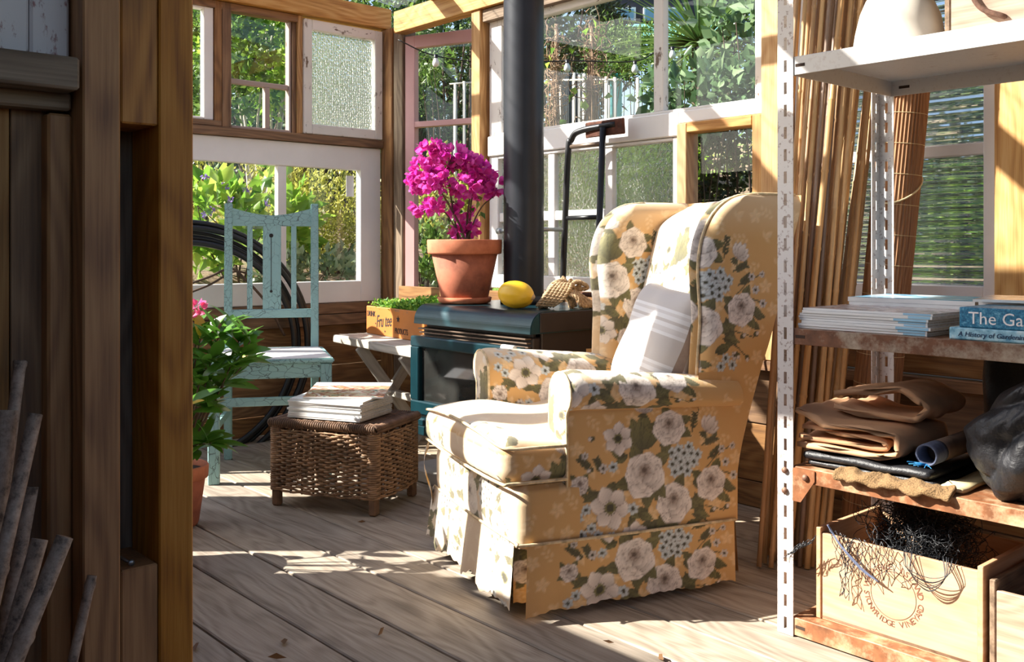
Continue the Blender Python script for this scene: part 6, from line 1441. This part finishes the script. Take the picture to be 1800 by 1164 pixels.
# vine poles
M['vine'] = plain('dry_vine_brown', srgb(150, 122, 98), .9, 0, .35, 30); M['stake'] = plain('pale_stake', srgb(206, 200, 188), .8, 0, .15, 20)
for k, (px, top, lb) in enumerate(((978, 42, 'tall pole wrapped in dry brown vines beside the flue'), (1040, 40, 'pole wrapped in dry brown vines next to the corrugated fence'))):
    T_ = gpt(px, top, 5.2); g = float(gz(T_[0], T_[1])); VP = thing('vine_pole', lb, 'pole', (T_[0], T_[1], g))
    tubes('pole', [[(T_[0], T_[1], g-.05), tuple(T_)]], .010, M['vine'], VP, 6); ws = []
    for _ in range(60):
        z = rng.uniform(T_[2]-.62, T_[2]-.06)+rng.normal()*.1; p = np.array([T_[0], T_[1], min(z, T_[2]-.05)])+rng.normal(size=3)*[.03, .03, .0]; pts = [p]; d = rng.normal(size=3)*[.6, .6, 1]
        for q_ in range(9): d = d*.7+rng.normal(size=3)*.7-(pts[-1]-np.array([T_[0], T_[1], pts[-1][2]]))*6; pts.append(pts[-1]+d/np.linalg.norm(d)*.03)
        ws.append(np.array(pts))
    for _ in range(34):
        z0 = g+rng.uniform(0, .4); z1 = T_[2]-rng.uniform(.1, .5); a = rng.normal(size=2)*.035; ws.append(catmull([np.array([T_[0]+a[0], T_[1]+a[1], z0]), np.array([T_[0]+a[1], T_[1]-a[0], (z0+z1)/2]), np.array([T_[0]-a[0]*.6, T_[1]-a[1]*.6, z1])], 4))
    tubes('vines', ws, .0026, M['vine'], VP, 4, False, 'stuff')
    P = np.array([T_[0], T_[1], T_[2]-.25])+rng.normal(size=(14, 3))*[.05, .05, .2]; V, Ft = leaf_arrays(P, .06, .045, rng.normal(size=(14, 3))); mk_np('leaves', V, Ft, M['l_bright'], VP)
for k, (px, top, d) in enumerate(((1009, 128, 5.8), (1018, 132, 5.8), (1027, 130, 5.7), (1066, 135, 5.4), (1070, 150, 5.4), (1081, 136, 5.4), (1121, 137, 5.8), (800, 148, 6.2), (816, 143, 6.2), (985, 150, 5.6))):
    T_ = gpt(px, top, d); g = float(gz(T_[0], T_[1])); ST = tubes('garden_stake', [[(T_[0], T_[1], g-.03), tuple(T_)]], .011, M['stake'], None, 6); tag(ST, 'pale wooden stake standing in the vegetable garden' if k < 7 or k == 9 else 'pale stake of the bean frame seen through the pink casement', 'stake', 'garden stakes' if k < 7 or k == 9 else 'bean frame stakes')
a_, b_ = gpt(960, 141, 5.8), gpt(1093, 140, 5.4); tag(tubes('garden_rail', [[tuple(a_), tuple(b_)]], .006, M['stake'], None, 6), 'thin horizontal rail tied across the garden stakes', 'rail')
a_, b_ = gpt(790, 148, 6.2), gpt(830, 145, 6.2); tag(tubes('garden_rail', [[tuple(a_), tuple(b_)]], .006, M['stake'], None, 6), 'crosspiece joining the two bean frame stakes', 'rail')
# fence, teal door, house
FN = thing('corrugated_fence', 'grey corrugated iron fence behind the vine poles', 'fence', (5.6, 5.1, .9)); pa_, pb_ = gpt(972, 128, 8.0), gpt(1054, 128, 8.0); n = 160; V = []
dirf = (pb_-pa_)/np.linalg.norm(pb_-pa_); nf_ = np.array([-dirf[1], dirf[0], 0])
for k in range(n+1):
    p = pa_+(pb_-pa_)*k/n+nf_*.018*math.sin(k*.8)
    V += [(p[0], p[1], float(gz(p[0], p[1]))-.2), tuple(p)]
mk('sheet', V, [(2*k, 2*k+2, 2*k+3, 2*k+1) for k in range(n)], M['iron'], FN, True)
M['teal'] = plain('teal_paint', srgb(70, 168, 172), .5, 0, .1); M['navy'] = plain('dark_navy_cladding', srgb(34, 38, 50), .7, 0, .1); M['teal_roof'] = plain('teal_roof_iron', srgb(120, 184, 178), .5, .1, .1)
p = gpt(1083, 130, 7.3); g = float(gz(p[0], p[1])); dv_ = Vector((RT[0], RT[1], 0))
td = bar('teal_door', Vector((p[0], p[1], g)), Vector((p[0], p[1], p[2])), .04, .085, M['teal'], None, dv_, .004); tag(td, 'narrow teal painted panel standing by the fence', 'panel')
HS_ = thing('house', 'dark navy house with white windows above a teal roof', 'house', tuple(gpt(1120, 300, 16)))
def hb_(name, px0, px1, py0, py1, d, th, mat, par):
    A_, B_ = gpt(px0, py0, d), gpt(px1, py1, d); c0_ = Vector((A_[0], A_[1], (A_[2]+B_[2])/2)); c1_ = Vector((B_[0], B_[1], (A_[2]+B_[2])/2)); return bar(name, c0_, c1_, th, abs(A_[2]-B_[2]), mat, par, (0, 0, 1), 0)
hb_('wall', 1040, 1290, -160, 70, 16, .2, M['navy'], HS_)
for (x0, x1) in ((1079, 1117), (1131, 1168), (1168, 1206)):
    w_ = hb_('window', x0, x1, 14, 38, 15.85, .1, M['white'], HS_); hb_('pane', x0+3, x1-3, 16, 36, 15.78, .02, plain('sky_pane', srgb(120, 160, 184), .1), w_)
rf = [gpt(1095, 66, 12.5), gpt(1270, 66, 12.5), gpt(1270, 42, 15.4), gpt(1095, 42, 15.4)]; ro = mk('porch_roof', rf, [(0, 1, 2, 3)], M['teal_roof'], HS_); md = ro.modifiers.new('t', 'SOLIDIFY'); md.thickness = .06
# festoon bulbs
M['bulb'] = plain('frosted_bulb', srgb(236, 236, 232), .15); FS = thing('festoon_lights', 'string of white bulbs hanging across the garden', 'lights', tuple(gpt(1050, 105, 4.6)))
pts_ = [gpt(700, 70, 4.6), gpt(765, 98, 4.6), gpt(880, 112, 4.6), gpt(997, 107, 4.6), gpt(1115, 108, 4.6), gpt(1180, 84, 4.6), gpt(1330, 96, 4.6)]
tubes('cord', [catmull(pts_, 8)], .003, M['blk'], FS, 5)
for (px, py) in ((766, 98), (997, 107), (1116, 109), (1182, 84)):
    c = gpt(px, py, 4.6); mw_ = Matrix.Translation(Vector(c)+Vector((0, 0, -.008))); b_ = lathe('bulb', [(0, -.046), (.012, -.043), (.017, -.032), (.016, -.022), (.009, -.006), (.008, 0)], M['bulb'], FS, seg=16, mw=mw_); lathe('socket', [(.009, -.006), (.010, .014), (0, .016)], M['blk'], b_, seg=10, mw=mw_)
# sticker on the pane, rust spot etc.
st_ = ony(618, 328, YA+.02); box('paper_label', (st_.x-.022, YA+.034, st_.z-.05), (st_.x+.022, YA+.0352, st_.z+.055), M['spine_white'], bpy.data.objects['window_1'], 'x', 0)
# dry leaves on the deck
M['dryleaf'] = LMt('dry_leaf', (96, 70, 48), (130, 96, 64), (80, 58, 42)); k = 0
for (px, py, L) in ((664, 1008+110, .05), (500, 1122, .045), (845, 918, .035), (643, 917, .03), (680, 912, .025), (1080, 1130, .03), (470, 1155, .05), (345, 1130, .05), (1158, 1150, .04)):
    p = np.array(onz(px, py, .004)); a = random.uniform(0, 6.28); V, Ft = leaf_arrays(p[None], L*.9, L*.35, np.array([[math.cos(a), math.sin(a), .05]]), fold=.1); V[:, 2] = np.maximum(V[:, 2], .001); o = mk_np('dry_leaf', V, Ft, M['dryleaf']); tag(o, 'small curled dry leaf lying on the deck boards', 'leaf', 'dry leaves on the deck'); k += 1
